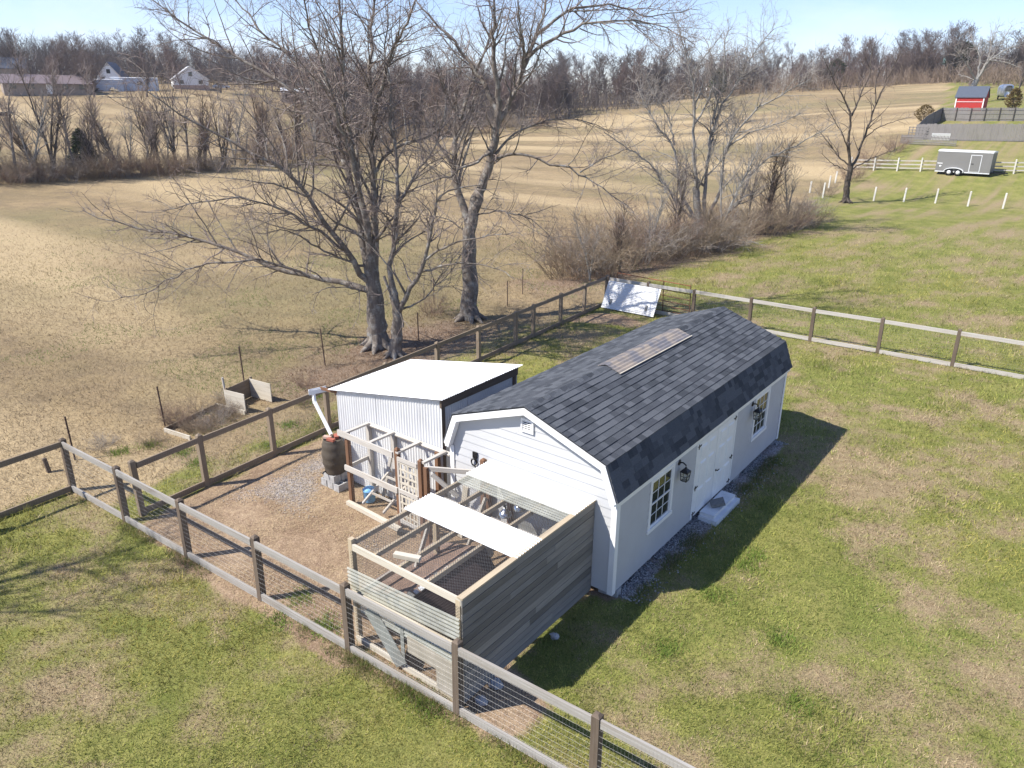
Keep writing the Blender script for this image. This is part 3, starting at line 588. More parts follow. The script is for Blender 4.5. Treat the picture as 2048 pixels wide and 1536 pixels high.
while y < WL+OH:      # ridge caps
    y1 = min(y+.20, WL+OH+.01); z0 = .016
    if y1 < 2.8 or y > 6.4:
        w = .15; s_ = .352
        vs = [(PK[0]-w, y, PK[1]-w*s_+z0), (PK[0], y, PK[1]+z0+.006), (PK[0]+w, y, PK[1]-w*s_+z0), (PK[0]-w, y1+.03, PK[1]-w*s_+z0-.008), (PK[0], y1+.03, PK[1]+z0-.002), (PK[0]+w, y1+.03, PK[1]-w*s_+z0-.008)]
        vs += [(a, b, c-.012) for a, b, c in vs]
        MB().add(vs, [(0, 1, 4, 3), (1, 2, 5, 4), (6, 7, 1, 0), (7, 8, 2, 1), (9, 10, 7, 6), (10, 11, 8, 7)]).build('ridge_cap', M['shing'][rnd.randrange(6)], shed)
    y += .20
rs = MB(); w1, w2, s_ = .40, .20, .352; lift = .030
for a, b in ((0, w1), (0, -w2)):
    o_ = Vector((PK[0], 2.82, PK[1]+lift)); V_ = Vector((b, 0, -abs(b)*s_)); n = 9
    for i in range(n):
        p, q = o_+V_*(i/n), o_+V_*((i+1)/n); h0, h1 = (.014 if i % 2 else 0), (.014 if (i+1) % 2 else 0)
        vs = [p+Vector((0, 0, h0)), q+Vector((0, 0, h1)), q+Vector((0, 3.55, h1)), p+Vector((0, 3.55, h0))]; vs += [v-Vector((0, 0, .004)) for v in vs]
        fs = [(0, 1, 2, 3), (7, 6, 5, 4), (0, 4, 5, 1), (2, 6, 7, 3)]; rs.add(vs, fs if b > 0 else [f[::-1] for f in fs])
rp = rs.build('ridge_skylight', M['skyl'], shed); rp['label'] = 'yellowed ribbed plastic skylight strip on the ridge'
for xx in (PK[0]+.385,):
    MB().box(xx-.014, xx+.014, 2.80, 6.39, PK[1]+lift-abs(xx-PK[0])*s_+.016, PK[1]+lift-abs(xx-PK[0])*s_+.024).build('batten', M['pale'], rp)
# gable vent
vt = MB(); x0, x1, z0, z1 = -2.19, -1.89, 2.985, 3.265
for a in ((x0, x0+.035, z0, z1), (x1-.035, x1, z0, z1), (x0+.035, x1-.035, z0, z0+.035), (x0+.035, x1-.035, z1-.035, z1)): vt.box(a[0], a[1], -.045, -.017, a[2], a[3])
vo = vt.build('gable_vent', M['paint'], shed)
for k in range(5):
    zz = z0+.058+k*.042; MB().beam((x0+.035, -.03, zz), (x1-.035, -.03, zz), .004, .020, (0, .8, .6)).build('slat', M['paint'], vo)
MB().box(x0+.03, x1-.03, -.017, -.0155, z0+.03, z1-.03).build('shade_backing', M['dark'], vo)  # dark sheet painted as the shade between the slats
# outlet and cord on the gable
oc = MB(); oc.box(-3.44, -3.33, -.05, -.016, 2.02, 2.16); oo = oc.build('outlet_cover', M['black'], shed)
cdp = [(-3.40 + .06*math.cos(a), -.05-.02*math.sin(a*.7), 1.93+.075*math.sin(a)) for a in np.linspace(0, 11, 40)]+[(-3.3, -.06, 1.82), (-3.15, -.07, 1.80), (-3.05, -.06, 1.9)]
MB().tube(cdp, .013, 6).build('cord', M['black'], oo)
# windows
def window(y0, y1, z0, z1):
    w = MB(); fw = .085; w.box(.008, .030, y0, y0+fw, z0, z1); w.box(.008, .030, y1-fw, y1, z0, z1); w.box(.009, .029, y0+fw, y1-fw, z1-fw*.8, z1); wo_ = w.build('window', M['paint'], shed)
    MB().box(.006, .044, y0-.02, y1+.02, z0-.03, z0+.055).build('sill', M['paint'], wo_)
    a, b, c, d = y0+fw, y1-fw, z0+.055, z1-fw*.8; mid = (c+d)/2
    for (s0, s1, xo) in ((c, mid+.012, -.004), (mid-.012, d, .004)):
        MB().box(xo-.010, xo+.012, a, b, s0, s0+.035).build('sash_rail', M['paint'], wo_); MB().box(xo-.010, xo+.012, a, b, s1-.03, s1).build('sash_rail', M['paint'], wo_)
        for q in (a, b-.028): MB().box(xo-.009, xo+.011, q, q+.028, s0+.035, s1-.03).build('sash_stile', M['paint'], wo_)
        A, B, C, D = a+.028, b-.028, s0+.035, s1-.03
        for k in (1, 2): yy = A+(B-A)*k/3; MB().box(xo-.004, xo+.006, yy-.007, yy+.007, C, D).build('muntin', M['paint'], wo_)
        zz = (C+D)/2; MB().box(xo-.003, xo+.005, A, B, zz-.007, zz+.007).build('muntin', M['paint'], wo_)
        for k in range(3):
            for j in range(2):
                tl = rnd.uniform(-.001, .001); ya, yb, za, zb = A+(B-A)*k/3+.006, A+(B-A)*(k+1)/3-.006, C+(D-C)*j/2+.006, C+(D-C)*(j+1)/2-.006
                MB().add([(xo-.002, ya, za), (xo-.002+tl, yb, za), (xo-.002, yb, zb), (xo-.002-tl, ya, zb), (xo-.006, ya, za), (xo-.006, yb, za), (xo-.006, yb, zb), (xo-.006, ya, zb)], [(0, 1, 2, 3), (7, 6, 5, 4), (0, 4, 5, 1), (1, 5, 6, 2), (2, 6, 7, 3), (3, 7, 4, 0)]).build('pane', M['darkglass'], wo_)
    MB().box(-.029, -.012, y0+.05, y1-.05, z0+.05, z1-.05).build('shade_backing', M['dark'], wo_)  # dark sheet standing in for the unlit inside behind the panes
for a in (openings[0], openings[2]): window(*a)
# double doors
MB().box(.006, .022, 3.42, 3.50, ZB, 2.045).build('door_trim', M['paint'], shed); MB().box(.006, .022, 5.60, 5.68, ZB, 2.045).build('door_trim', M['paint'], shed)
for (a, b, sd) in ((3.505, 4.543, 0), (4.561, 5.595, 1)):
    d_ = MB(); d_.box(-.02, .018, a, b, .19, 2.035); do = d_.build('door', M['paint'], shed)
    for c0, c1 in ((a+.14, (a+b)/2-.06), ((a+b)/2+.06, b-.14)):
        for z0, z1 in ((.36, .86), (1.0, 1.52), (1.64, 1.92)):
            for (p, q, s, u_) in ((c0, c0+.02, z0, z1), (c1-.02, c1, z0, z1), (c0+.02, c1-.02, z0, z0+.02), (c0+.02, c1-.02, z1-.02, z1)): pass
            m_ = MB(); e = .035; m_.add([(.0182, c0, z0), (.0182, c1, z0), (.0182, c1, z1), (.0182, c0, z1), (.040, c0+e, z0+e), (.040, c1-e, z0+e), (.040, c1-e, z1-e), (.040, c0+e, z1-e)], [(4, 5, 6, 7), (0, 1, 5, 4), (1, 2, 6, 5), (2, 3, 7, 6), (3, 0, 4, 7)]); m_.build('door_panel', M['paint'], do)
    hy = a+.02 if not sd else b-.02; sg = 1 if not sd else -1
    for hz in (.26, .92, 1.95):
        h = MB(); h.box(.0185, .030, hy-.012*1, hy+.012, hz-.06, hz+.06); h.beam((.026, hy, hz), (.026, hy+sg*.12, hz+.015), .008, .028); h.beam((.026, hy, hz), (.026, hy-sg*.055, hz+.02), .012, .022); h.build('hinge', M['black'], do)
    if sd:
        h = MB(); h.lathe((.018, a+.09, .93), [(.03, 0), (.03, .008), (.012, .012), (.012, .05)], 12, (1, 0, 0)); h.beam((.062, a+.09, .93), (.062, a+.2, .925), .016, .02); h.build('handle', M['black'], do)
def lantern(y, z):
    b = MB(); b.lathe((.013, y, z), [(.065, 0), (.065, .012), (.05, .022)], 14, (1, 0, 0)); w = b.build('wall_lantern', M['black'], shed)
    MB().tube([(.03, y, z), (.10, y+.0, z+.02), (.17, y, z-.02), (.17, y, z-.07)], .016, 8).build('arm', M['black'], w)
    x = .17; t = z-.07
    MB().lathe((x, y, t-.09), [(.125, 0), (.118, .012), (.03, .07), (.02, .10)], 4).build('lantern_roof', M['black'], w, smooth=False)
    fr = MB(); top, bot = t-.09, t-.30
    for sx in (-1, 1):
        for sy in (-1, 1): fr.beam((x+sx*.062, y+sy*.062, bot), (x+sx*.082, y+sy*.082, top), .012, .012, (0, 1, 0))
    for zz, e in ((bot, .062), ((top+bot)/2, .072), (top-.01, .082)):
        for s_ in (-1, 1): fr.beam((x-e, y+s_*e, zz), (x+e, y+s_*e, zz), .010, .010); fr.beam((x+s_*e, y-e, zz+.0005), (x+s_*e, y+e, zz+.0005), .010, .010)
    fr.build('lantern_frame', M['black'], w); g = MB(); g.lathe((x, y, bot+.005), [(.079, 0), (.104, .195)], 4); g.build('lantern_glass', M['clear'], w, smooth=False)
    MB().lathe((x, y, bot), [(.085, -.012), (.085, .0)], 4).build('lantern_base', M['black'], w, smooth=False)
lantern(2.56, 1.96); lantern(6.66, 1.96)
# step, paver, foundation blocks
st = thing('concrete_step', (.3, 4.5, 0), 'painted concrete doorstep below the white double doors', 'step')
MB().box(.055, .40, 3.86, 5.12, .105, .20).build('tread', M['concretewhite'], st); MB().box(.05, .50, 3.80, 5.18, -.03, .104).build('base_slab', M['concretewhite'], st)
pv = MB(); pv.beam((.14, 4.25, .235), (.40, 4.42, .34), .24, .075, (.2, 0, 1)); tag(pv.build('stone_paver', M['stone'], origin=(.25, 4.3, .2)), 'loose grey stone lying on the concrete doorstep', 'stone')
def block(x, y, z, rot, label, grp, sx=.4, sy=.2, sz=.19):
    o = MB(); a = .03; hx, hy = sx/2, sy/2; c, s_ = math.cos(rot), math.sin(rot); R = lambda u, v: (x+u*c-v*s_, y+u*s_+v*c)
    def wall(u0, v0, u1, v1, w): p, q = R(u0, v0), R(u1, v1); o.beam((*p, z+sz/2), (*q, z+sz/2), w, sz)
    wall(-hx, -hy+a/2, hx, -hy+a/2, a); wall(-hx, hy-a/2, hx, hy-a/2, a)
    for u in (-hx+a/2, 0, hx-a/2): wall(u, -hy+a, u, hy-a, a)
    return tag(o.build('concrete_block', M['concrete'], origin=(x, y, z)), label, 'block', grp)
block(-.12, 6.25, 0, math.pi/2, 'concrete block under the shed beside the doorstep', 'concrete blocks', sz=.145)
block(-.16, .22, -.05, .1, 'concrete block under the near corner of the shed', 'concrete blocks', sz=.19)

# ------------------------------------------------------------------ white metal coop
coop = thing('metal_coop', (-6.2, 1.4, 0), 'white corrugated metal coop with a sloping bright white roof', 'coop')
CX0, CX1, CY0, CY1 = -7.93, -4.42, .10, 2.74; ZL, ZR = 2.43, 3.06
zr = lambda x: ZL+(ZR-ZL)*(x-CX0)/(CX1-CX0)
# front and back walls: sheets side by side, tops cut to the slope
def slopewall(y, flip):
    n = 5
    for k in range(n):
        a, b = CX0+(CX1-CX0)*k/n, CX0+(CX1-CX0)*(k+1)/n; mb = MB(); seg = 40; V = []
        for i in range(seg+1):
            x = a+(b-a)*i/seg; h = .013*math.sin(2*math.pi*(x-CX0)/.085); yy = y+h*flip+(.0035*flip if k % 2 else 0)
            V += [(x, yy, .03), (x, yy, zr(x)-.05), (x, yy-.003*flip, .03), (x, yy-.003*flip, zr(x)-.05)]
        f = []
        for i in range(seg): p, q = 4*i, 4*i+4; f += [(p, q, q+1, p+1), (p+3, q+3, q+2, p+2), (p+1, q+1, q+3, p+3), (p+2, q+2, q, p)]
        mb.add(V, f if flip < 0 else [g[::-1] for g in f]); mb.build('wall_sheet', M['metalwall'], coop)
slopewall(CY0, -1); slopewall(CY1, 1)
for x, h in ((CX0, ZL-.06), (CX1-.045, ZR-.225)):
    for k in range(3):
        y0 = CY0+.02+(CY1-CY0-.04)*k/3; MB().sheet((x, y0, .03), (0, (CY1-CY0-.04)/3, 0), (0, 0, h-.03), .074, .009).build('wall_sheet', M['metalwall'], coop)
for x, y, h in ((CX1-.05, CY0+.06, ZR-.04), (CX1-.05, CY1-.06, ZR-.02), (CX0+.06, CY0+.06, ZL-.03), (CX0+.06, CY1-.06, ZL-.03)): MB().beam((x, y, 0), (x, y, h), .09, .09, (0, 1, 0)).build('post', M['post'], coop)
MB().box(CX1-.03, CX1+.02, CY0-.03, CY1+.03, ZR-.22, ZR-.035).build('beam', M['post'], coop)
MB().box(CX0-.06, CX0-.012, CY0-.03, CY1+.03, ZL-.17, ZL-.03).build('beam', M['post'], coop)
for y in np.linspace(CY0+.1, CY1-.1, 4): MB().beam((CX0, y, ZL-.08), (CX1-.05, y, ZR-.08), .045, .09).build('rafter', M['raw'], coop)
nrs = 4
for k in range(nrs):
    y0, y1 = CY0-.10+(CY1-CY0+.2)*k/nrs, CY0-.10+(CY1-CY0+.2)*(k+1)/nrs+.03; dz = .002*k
    a = Vector((CX1+.10, y0, zr(CX1+.10)+.0+dz)); V = Vector((CX0-.22-(CX1+.10), 0, zr(CX0-.22)-zr(CX1+.10)))
    MB().sheet(a, (0, y1-y0, 0), V, .074, -.009, 6).build('roof_sheet', M['metal'], coop)
gt = MB(); ga_, gb_ = Vector((-8.70, -.14, 2.17)), Vector((-8.46, .22, 2.22)); gn = (gb_-ga_).cross(Vector((0, 0, 1))).normalized()*.055
for k in (-1, 1): gt.beam(ga_+gn*k+Vector((0, 0, .05)), gb_+gn*k+Vector((0, 0, .05)), .008, .11)
gt.beam(ga_, gb_, .10, .008); gt.beam(ga_-gn+Vector((0, 0, .05)), ga_+gn+Vector((0, 0, .05)), .008, .11); gut = gt.build('gutter', M['paint'], coop)
ds = MB(); ds.beam((-8.63, -.06, 2.17), (-8.52, -.12, 1.97), .075, .06, (0, 1, 0)); ds.beam((-8.54, -.11, 2.0), (-7.86, -.22, 1.34), .08, .06, (0, 1, .2)); ds.build('downspout', M['paint'], gut)
MB().beam((-8.52, .10, 2.30), (-7.9, .08, 2.36), .04, .07).build('gutter_arm', M['redpost'], coop)
# rain barrel on blocks
BX, BY = -7.76, -.26
k = 0
for (x, y, z, r_, lb) in ((BX-.22, BY-.02, 0, math.pi/2, 'left concrete block of the lower course under the rain barrel'), (BX+.02, BY-.02, 0, math.pi/2, 'middle concrete block of the lower course under the rain barrel'), (BX+.26, BY-.03, 0, math.pi/2, 'right concrete block of the lower course under the rain barrel'),
    (BX, BY-.12, .195, 0, 'near concrete block of the upper course under the rain barrel'), (BX+.02, BY+.1, .195, 0, 'rear concrete block of the upper course under the rain barrel')): block(x, y, z, r_, lb, 'concrete blocks', sy=.21 if z else .2)
bar = MB(); pf = [(.235, 0), (.25, .02)]
for k in range(15):
    t_ = k/14; r_ = .245+.055*math.sin(math.pi*t_)-(.012 if k % 4 == 2 else 0)+(.006 if k % 4 == 0 else 0); pf.append((r_, .04+.82*t_))
pf += [(.235, .885), (.22, .89), (.21, .872)]
bar.lathe((BX, BY, .39), pf, 28); bo = bar.build('rain_barrel', M['barrel'], origin=(BX, BY, .39)); tag(bo, 'brown ribbed rain barrel beside the white metal coop', 'barrel')
MB().tube([(BX-.05, BY-.24, .47), (BX-.06, BY-.33, .47), (BX-.06, BY-.34, .43)], .02, 8).build('spigot', M['black'], bo)
for i, (dx, dy, a, mm, lb) in enumerate(((-.10, -.08, .3, 'brickpale', 'pale worn brick on the left of the barrel lid'), (.08, -.12, .15, 'brick', 'red brick on the near side of the barrel lid'), (.02, .09, -.5, 'brick', 'red brick at the back of the barrel lid'))):
    c_, s_ = math.cos(a)*.1, math.sin(a)*.1; tag(MB().beam((BX+dx-c_, BY+dy-s_, 1.315), (BX+dx+c_, BY+dy+s_, 1.315), .095, .06).build('brick', M[mm], origin=(BX+dx, BY+dy, 1.28)), lb, 'brick')

# ------------------------------------------------------------------ open pen of bleached lumber against the coop
pen = thing('pen_frame', (-5.5, -.3, 0), 'open pen of bleached lumber with wire sides against the coop', 'pen')
def B_(name, p0, p1, w, h, m, parent, up=(0, 0, 1), tip=0): return MB().beam(p0, p1, w, h, up, tip).build(name, M[m], parent)
PT = 1.86
for x, y, h, m, tp in ((-6.74, -.63, PT, 'redpost', 0), (-5.10, -.63, 1.98, 'redpost', .04), (-4.36, -.66, 1.94, 'redpost', .04), (-4.06, -.80, 1.90, 'redpost', 0), (-6.74, .02, PT, 'grey', 0), (-5.9, .02, PT-.05, 'grey', 0), (-4.5, .0, PT-.05, 'redpost', 0)):
    B_('post', (x, y, 0), (x, y, h), .095, .095, m, pen, (0, 1, 0), tp)
B_('rail', (-6.98, -.70, PT-.03), (-5.17, -.70, PT-.06), .042, .14, 'grey', pen)
B_('rail', (-6.82, -.70, .98), (-5.07, -.70, .96), .042, .13, 'grey', pen)
B_('rail', (-6.80, -.72, .06), (-4.95, -.80, .06), .10, .10, 'pale', pen)
B_('rail', (-6.78, .045, PT-.02), (-4.15, .045, PT-.03), .04, .10, 'grey', pen, (0, 1, .4))
for x in (-6.74, -5.90, -5.06, -4.28): B_('crosspiece', (x, -.68, PT+.012+rnd.uniform(0, .02)), (x, .03, PT+.012), .085, .045, 'grey', pen)
B_('rail', (-6.78, -.60, .98), (-6.78, 0, .98), .04, .09, 'grey', pen)
B_('rail', (-4.10, -.80, 1.86), (-3.12, -.22, 1.84), .05, .10, 'grey', pen)
B_('brace', (-3.95, -.74, 1.74), (-3.50, -.46, 1.25), .045, .09, 'grey', pen)
B_('brace', (-5.82, -.03, .05), (-5.82, -.03, 1.0), .09, .04, 'grey', pen, (0, 1, 0)); B_('brace', (-6.35, -.02, 0.0), (-5.98, -.02, 1.25), .08, .04, 'grey', pen, (0, 1, 0))
wiremesh((-6.72, -.655, 0), (-5.14, -.655, 0), .1, PT-.1, .06, .06, .0013, M['wiredark'], pen)
ga = thing('woven_gate', (-4.75, -.66, 0), 'narrow gate of woven grey slats between reddish posts', 'gate')
for x in (-5.03, -4.44): B_('stile', (x, -.675, .2), (x, -.675, 1.78), .05, .04, 'grey', ga, (0, 1, 0))
for z in (.22, .98, 1.76): B_('rail', (-5.03, -.70, z), (-4.44, -.70, z), .03, .09, 'grey', ga)
for i in range(5):
    x = -4.96+i*.112; B_('slat', (x, -.678+(.010 if i % 2 else -.002), .25), (x, -.678+(.010 if i % 2 else -.002), 1.73), .052, .008, 'pale', ga, (0, 1, 0))
for j in range(9):
    z = .36+j*.165
    if abs(z-.98) > .06: B_('slat', (-5.0, -.690+(.008 if j % 2 else 0), z), (-4.47, -.690+(.008 if j % 2 else 0), z), .008, .045, 'pale', ga)
la = thing('roost_ladder', (-6.0, -.3, 0), 'sloping bleached roost ladder standing inside the open pen', 'ladder')
for x in (-6.25, -5.55): B_('side_rail', (x-.15, -.60, .12), (x+.28, -.06, .92), .09, .04, 'grey', la)
for t_ in (.3, .55, .8): B_('rung', (-6.40+.43*t_, -.60+.54*t_, .14+.8*t_), (-5.70+.43*t_, -.60+.54*t_, .14+.8*t_), .04, .04, 'grey', la)
bk = MB(); bk.lathe((-6.50, -.30, .02), [(.13, 0), (.135, .02), (.15, .28), (.16, .29), (.16, .31), (.10, .36), (.03, .38)], 20); bko = bk.build('poultry_waterer', M['blue'], origin=(-6.5, -.3, .02)); tag(bko, 'light blue plastic bucket on the ground inside the pen', 'bucket')
tag(MB().beam((-4.92, -.9, .06), (-4.62, -.78, .06), .10, .10).build('black_tube', M['black'], origin=(-4.8, -.85, 0)), 'short black block lying by the gate foot', 'block')
tag(B_('leaning_board', (-3.78, -.12, 0), (-3.66, -.03, 1.25), .14, .03, 'pale', None, (0, 1, 0)), 'pale board leaning on the shed gable beside the pen', 'board')
tag(B_('standing_post', (-3.10, -.10, 0), (-3.10, -.10, 2.13), .10, .10, 'redpost', None, (0, 1, 0), .03), 'reddish post standing against the shed gable wall', 'post')

# ------------------------------------------------------------------ chicken run
run = thing('chicken_run', (-1.7, -1.9, 0), 'chicken run with grey plank wall, wire top and white roof strips', 'chicken run')
RX0, RX1, RY0, RZ = -2.96, -.47, -3.74, 2.0
# plank wall
z = .06; rowz = []
k = 0
while z < 2.02:
    h = rnd.choice([.135, .14, .14, .148]); cuts = [RY0-.04, -.03] if rnd.random() < .3 else [RY0-.04, RY0+rnd.uniform(.9, 2.7), -.03]
    for a, b in zip(cuts[:-1], cuts[1:]):
        j = rnd.uniform(-.004, .004); MB().beam((RX1+.012+j, a+.002, z+h/2), (RX1+.012+j, b-.002, z+h/2+rnd.uniform(-.002, .002)), .024, min(h, 2.045-z)-.010).build('plank', M['planks'][rnd.randrange(5)], run)
    z += h
B_('cap_board', (RX1-.01, RY0-.05, 2.055), (RX1-.01, -.03, 2.055), .10, .03, 'raw', run)
for (x, y, h) in ((RX0, RY0, RZ+.10), (RX1-.06, RY0, RZ-.0), (RX0, -1.70, RZ-.06), (RX0, -.10, RZ-.06), (RX1-.06, -1.9, RZ), (-2.4, -.1, RZ-.06), (RX1-.06, -.12, RZ)): B_('post', (x, y, 0), (x, y, h), .09, .09, 'redpost' if y == -.1 else 'raw', run, (0, 1, 0))
B_('header', (RX0+.05, RY0-.02, RZ-.04), (RX1, RY0-.02, RZ-.02), .045, .12, 'pale', run)
B_('header', (RX0, -1.55, RZ-.13), (RX1-.02, -1.55, RZ-.13), .045, .14, 'grey', run); B_('header', (RX0, -.07, RZ-.12), (RX1-.02, -.07, RZ-.12), .045, .14, 'grey', run)
B_('header', (-2.55, -.45, 1.0), (RX1-.02, -.45, .95), .045, .14, 'pale', run)
for x in (-2.95, -2.37, -1.80, -1.17): B_('rafter', (x, RY0-.01, RZ+.005), (x, -.05, RZ+.005+rnd.uniform(-.006, .006)), .048, .09, 'raw', run)
B_('rafter', (RX1-.07, RY0-.04, RZ-.0), (RX1-.07, -.05, RZ+.0), .05, .085, 'raw', run)
for y in (-3.2, -2.6, -1.7, -.9): B_('rail', (RX0, y, .06), (RX0, y+.6, .06), .05, .09, 'grey', run)
B_('rail', (RX0, RY0, .95), (RX0, -.1, .95), .045, .09, 'grey', run); B_('brace', (RX0, -2.6, .1), (RX0, -1.75, 1.75), .045, .09, 'grey', run); B_('brace', (RX0, -1.0, .1), (RX0, -.2, 1.3), .045, .09, 'grey', run)
MB().sheet((RX0-.06, -2.47, RZ+.068), (0, .72, 0), (RX1-RX0+.10, 0, .0), .074, .014, 6).build('roof_sheet', M['metal2'], run)
MB().sheet((RX0-.06, -.76, RZ+.068), (0, .74, 0), (RX1-RX0+.10, 0, .0), .074, .014, 6).build('roof_sheet', M['metal2'], run)
MB().sheet((RX0-.0, -1.10, RZ+.058), (0, .36, 0), (RX1-RX0-.0, 0, .0), .074, .008, 6).build('clear_sheet', M['clear'], run)
def netting(o, U, V, pitch, r, m, parent):
    o, U, V = np.array(o, float), np.array(U, float), np.array(V, float); lu, lv = np.linalg.norm(U), np.linalg.norm(V); P = []
    for s_ in (1, -1):        # two families of zig-zag diagonals like hexagonal poultry wire
        c = -lv
        while c < lu:
            t0, t1 = max(0, -c), min(lv, lu-c)
            if t1 > t0:
                a, b = (c+t0, t0), (c+t1, t1)
                if s_ < 0: a, b = (lu-a[0], a[1]), (lu-b[0], b[1])
                P.append([o+U/lu*a[0]+V/lv*a[1], o+U/lu*b[0]+V/lv*b[1]])
            c += pitch
    P = np.array(P); v, f = tubes(P, np.full(P.shape[:2], r), 3); mb = MB(); mb.add(v.tolist(), f.tolist()); return mb.build('poultry_wire', m, parent, kind='stuff')
netting((RX0, RY0, RZ+.058), (RX1-RX0, 0, 0), (0, 3.66, 0), .055, .0021, M['wiredark'], run)
netting((RX0-.05, RY0, .05), (0, 3.66, 0), (0, 0, RZ-.1), .055, .0017, M['wiredark'], run)
netting((RX0, RY0-.05, .1), (RX1-RX0, 0, 0), (0, 0, RZ-.2), .055, .0017, M['wiredark'], run)
# translucent sheets and boards on the front
def frontsheet(z0l, z0r, h, y, name='clear_sheet', m='clear', x0=RX0-.08, x1=RX1-.01):
    n = 5
    for k in range(1): MB().sheet((x1, y, z0r), (0, 0, h), (x0-x1, 0, z0l-z0r), .075, .011, 6).build(name, M[m], run)
frontsheet(1.12, 1.28, .42, RY0-.08); frontsheet(.74, .80, .30, RY0-.09, x0=RX0+.2)
B_('rail', (RX0, RY0-.06, 1.06), (RX1-.02, RY0-.06, 1.14), .04, .10, 'pale', run); B_('rail', (RX0, RY0-.05, .08), (RX1-.02, RY0-.05, .08), .04, .12, 'pale', run)
MB().beam((-2.52, RY0-.105, .95), (-1.78, RY0-.105, .14), .012, .34, (1, 0, 1)).build('patch_board', M['plygreen'], run)
MB().box(-1.62, -.52, RY0-.10, RY0-.085, .50, .82).build('patch_board', M['ply'], run); MB().box(-.98, -.52, RY0-.10, RY0-.085, .12, .495).build('patch_board', M['ply'], run)
MB().box(-1.78, -1.70, RY0-.10, RY0-.085, .15, .9).build('patch_board', M['plygreen'], run)
# things inside the run
def dome(x, y, zt, label):
    o = thing('heat_lamp', (x, y, zt), label, 'lamp', 'clamp heat lamps')
    MB().lathe((x, y, zt), [(.135, -.13), (.132, -.12), (.115, -.07), (.075, -.03), (.035, -.01), (.032, .05)], 24).build('reflector', M['alu'], o)
    MB().lathe((x, y, zt+.05), [(.03, 0), (.03, .05), (.012, .06)], 12).build('socket', M['black'], o); MB().tube([(x, y, zt+.1), (x+.01, y, zt+.25), (x+.03, y+.05, RZ)], .006, 6).build('cord', M['black'], o)
dome(-2.02, -.75, 1.62, 'silver dome heat lamp hanging nearer the middle of the run'); dome(-2.02, -.28, 1.55, 'silver dome heat lamp hanging nearest the shed gable')
R0, R1, E0 = gnd(822, 1196, 1.0), gnd(972, 1096, 1.0), gnd(742, 1162, .62)
R1[0] = R0[0]; E0[1] = R0[1]; dv = R1-R0; hen = thing('hen_house', (R0[0], (R0[1]+R1[1])/2, 0), 'low brown roofed hen house with flaking ridge inside the chicken run', 'hen house')
for nm, a, b, m in (('roof', R0, E0, 'felt'), ('roof', R0+[.42, 0, -.52], R0, 'felt_shade')):  # right slope gets the felt with shade put into its colour
    n_ = np.cross(dv, b-a); n_ = n_/np.linalg.norm(n_)*(-.03 if n_[2] > 0 else .03); MB().prism([tuple(a), tuple(b), tuple(b+n_), tuple(a+n_)], tuple(dv)).build(nm, M[m], hen)
MB().prism([tuple(E0+[.08, .06, -.03]), tuple(R0+[0, .06, -.06]), tuple(R0+[.36, .06, -.54]), (R0[0]+.36, R0[1]+.06, 0), (E0[0]+.08, R0[1]+.06, 0)], tuple(dv-[0, .12, 0])).build('wall', M['ply'], hen)
for i in range(17):
    y_ = R0[1]+dv[1]*(i+.5)/17; w_ = rnd.uniform(.03, .06)
    if rnd.random() < .85: MB().beam((R0[0]-w_*.9, y_-dv[1]/38, R0[2]+.022), (R0[0]-w_*.9, y_+dv[1]/38*rnd.uniform(.3, 1), R0[2]+.028), w_*2.6, .014, (.25, 0, 1)).build('ridge_strip', M['metal2' if i % 3 else 'stone'], hen)
q = gnd(972, 1114, .72); tag(MB().prism([tuple(q+np.array(v)) for v in ((-.14, -.16, 0), (.14, -.1, .0), (.12, .1, .06), (-.02, .2, .14), (-.13, .06, .1))], (0, 0, .03)).build('wood_scrap', M['raw'], origin=tuple(q)), 'pale brown wood scrap lying on the hen house roof', 'wood')
tag(B_('split_log', (-2.05, -3.62, RZ+.10), (-1.62, -3.46, RZ+.10), .10, .07, 'pale', None), 'short pale board offcut lying on the wire top of the run', 'board')
for i, (x, y, s_, lb) in enumerate(((-.30, -3.55, .11, 'pale stone at the near end of the plank wall foot'), (-.34, -3.10, .13, 'larger pale stone under the plank wall near the fence'), (-.25, -1.55, .09, 'small pinkish stone halfway along the plank wall foot'))):
    b = MB(); b.lathe((x, y, -.02), [(s_*.7, 0), (s_, .04), (s_*.85, .085), (s_*.35, .11)], 7); b.v = [(v[0]+rnd.gauss(0, .018), v[1]+rnd.gauss(0, .018), v[2]+rnd.gauss(0, .012)) for v in b.v]; tag(b.build('stone', M['concrete'], origin=(x, y, 0), smooth=False), lb, 'stone')

# ------------------------------------------------------------------ garden bed and compost box
bed = thing('garden_bed', (-13.9, -.2, 0), 'low board edged garden bed full of dead stems beside the fence', 'garden bed')
bc = [(-14.15, -1.26), (-14.65, .72), (-13.45, .93), (-13.05, -1.10)]
for i, m in ((0, 'railbrown'), (1, 'pale'), (3, 'pale')): B_('board', (*bc[i], .05), (*bc[(i+1) % 4], .05), .04, .15, m, bed)
box = thing('compost_box', (-14.1, 1.4, 0), 'three sided weathered plank box standing behind the garden bed', 'box')
A, D_, C_ = np.array((-14.32, .86)), np.array((-13.50, 1.0)), np.array((-13.72, 2.0)); Bq = A+C_-D_; Bq = Bq+np.array((-.05, .05)); Ca = Bq+np.array((.95, .12))
for (p, q, m) in ((A, Bq, 'railbrown'), (Bq, Ca, 'pale'), (A, D_, 'pale')):
    for k in range(4): B_('plank', (*p, .08+k*.155), (*q, .08+k*.155), .028, .150, m, box)
for p in (A, Bq): B_('post', (p[0]+.03, p[1]+.04, 0), (p[0]+.03, p[1]+.04, .68), .06, .06, 'railbrown', box, (0, 1, 0))
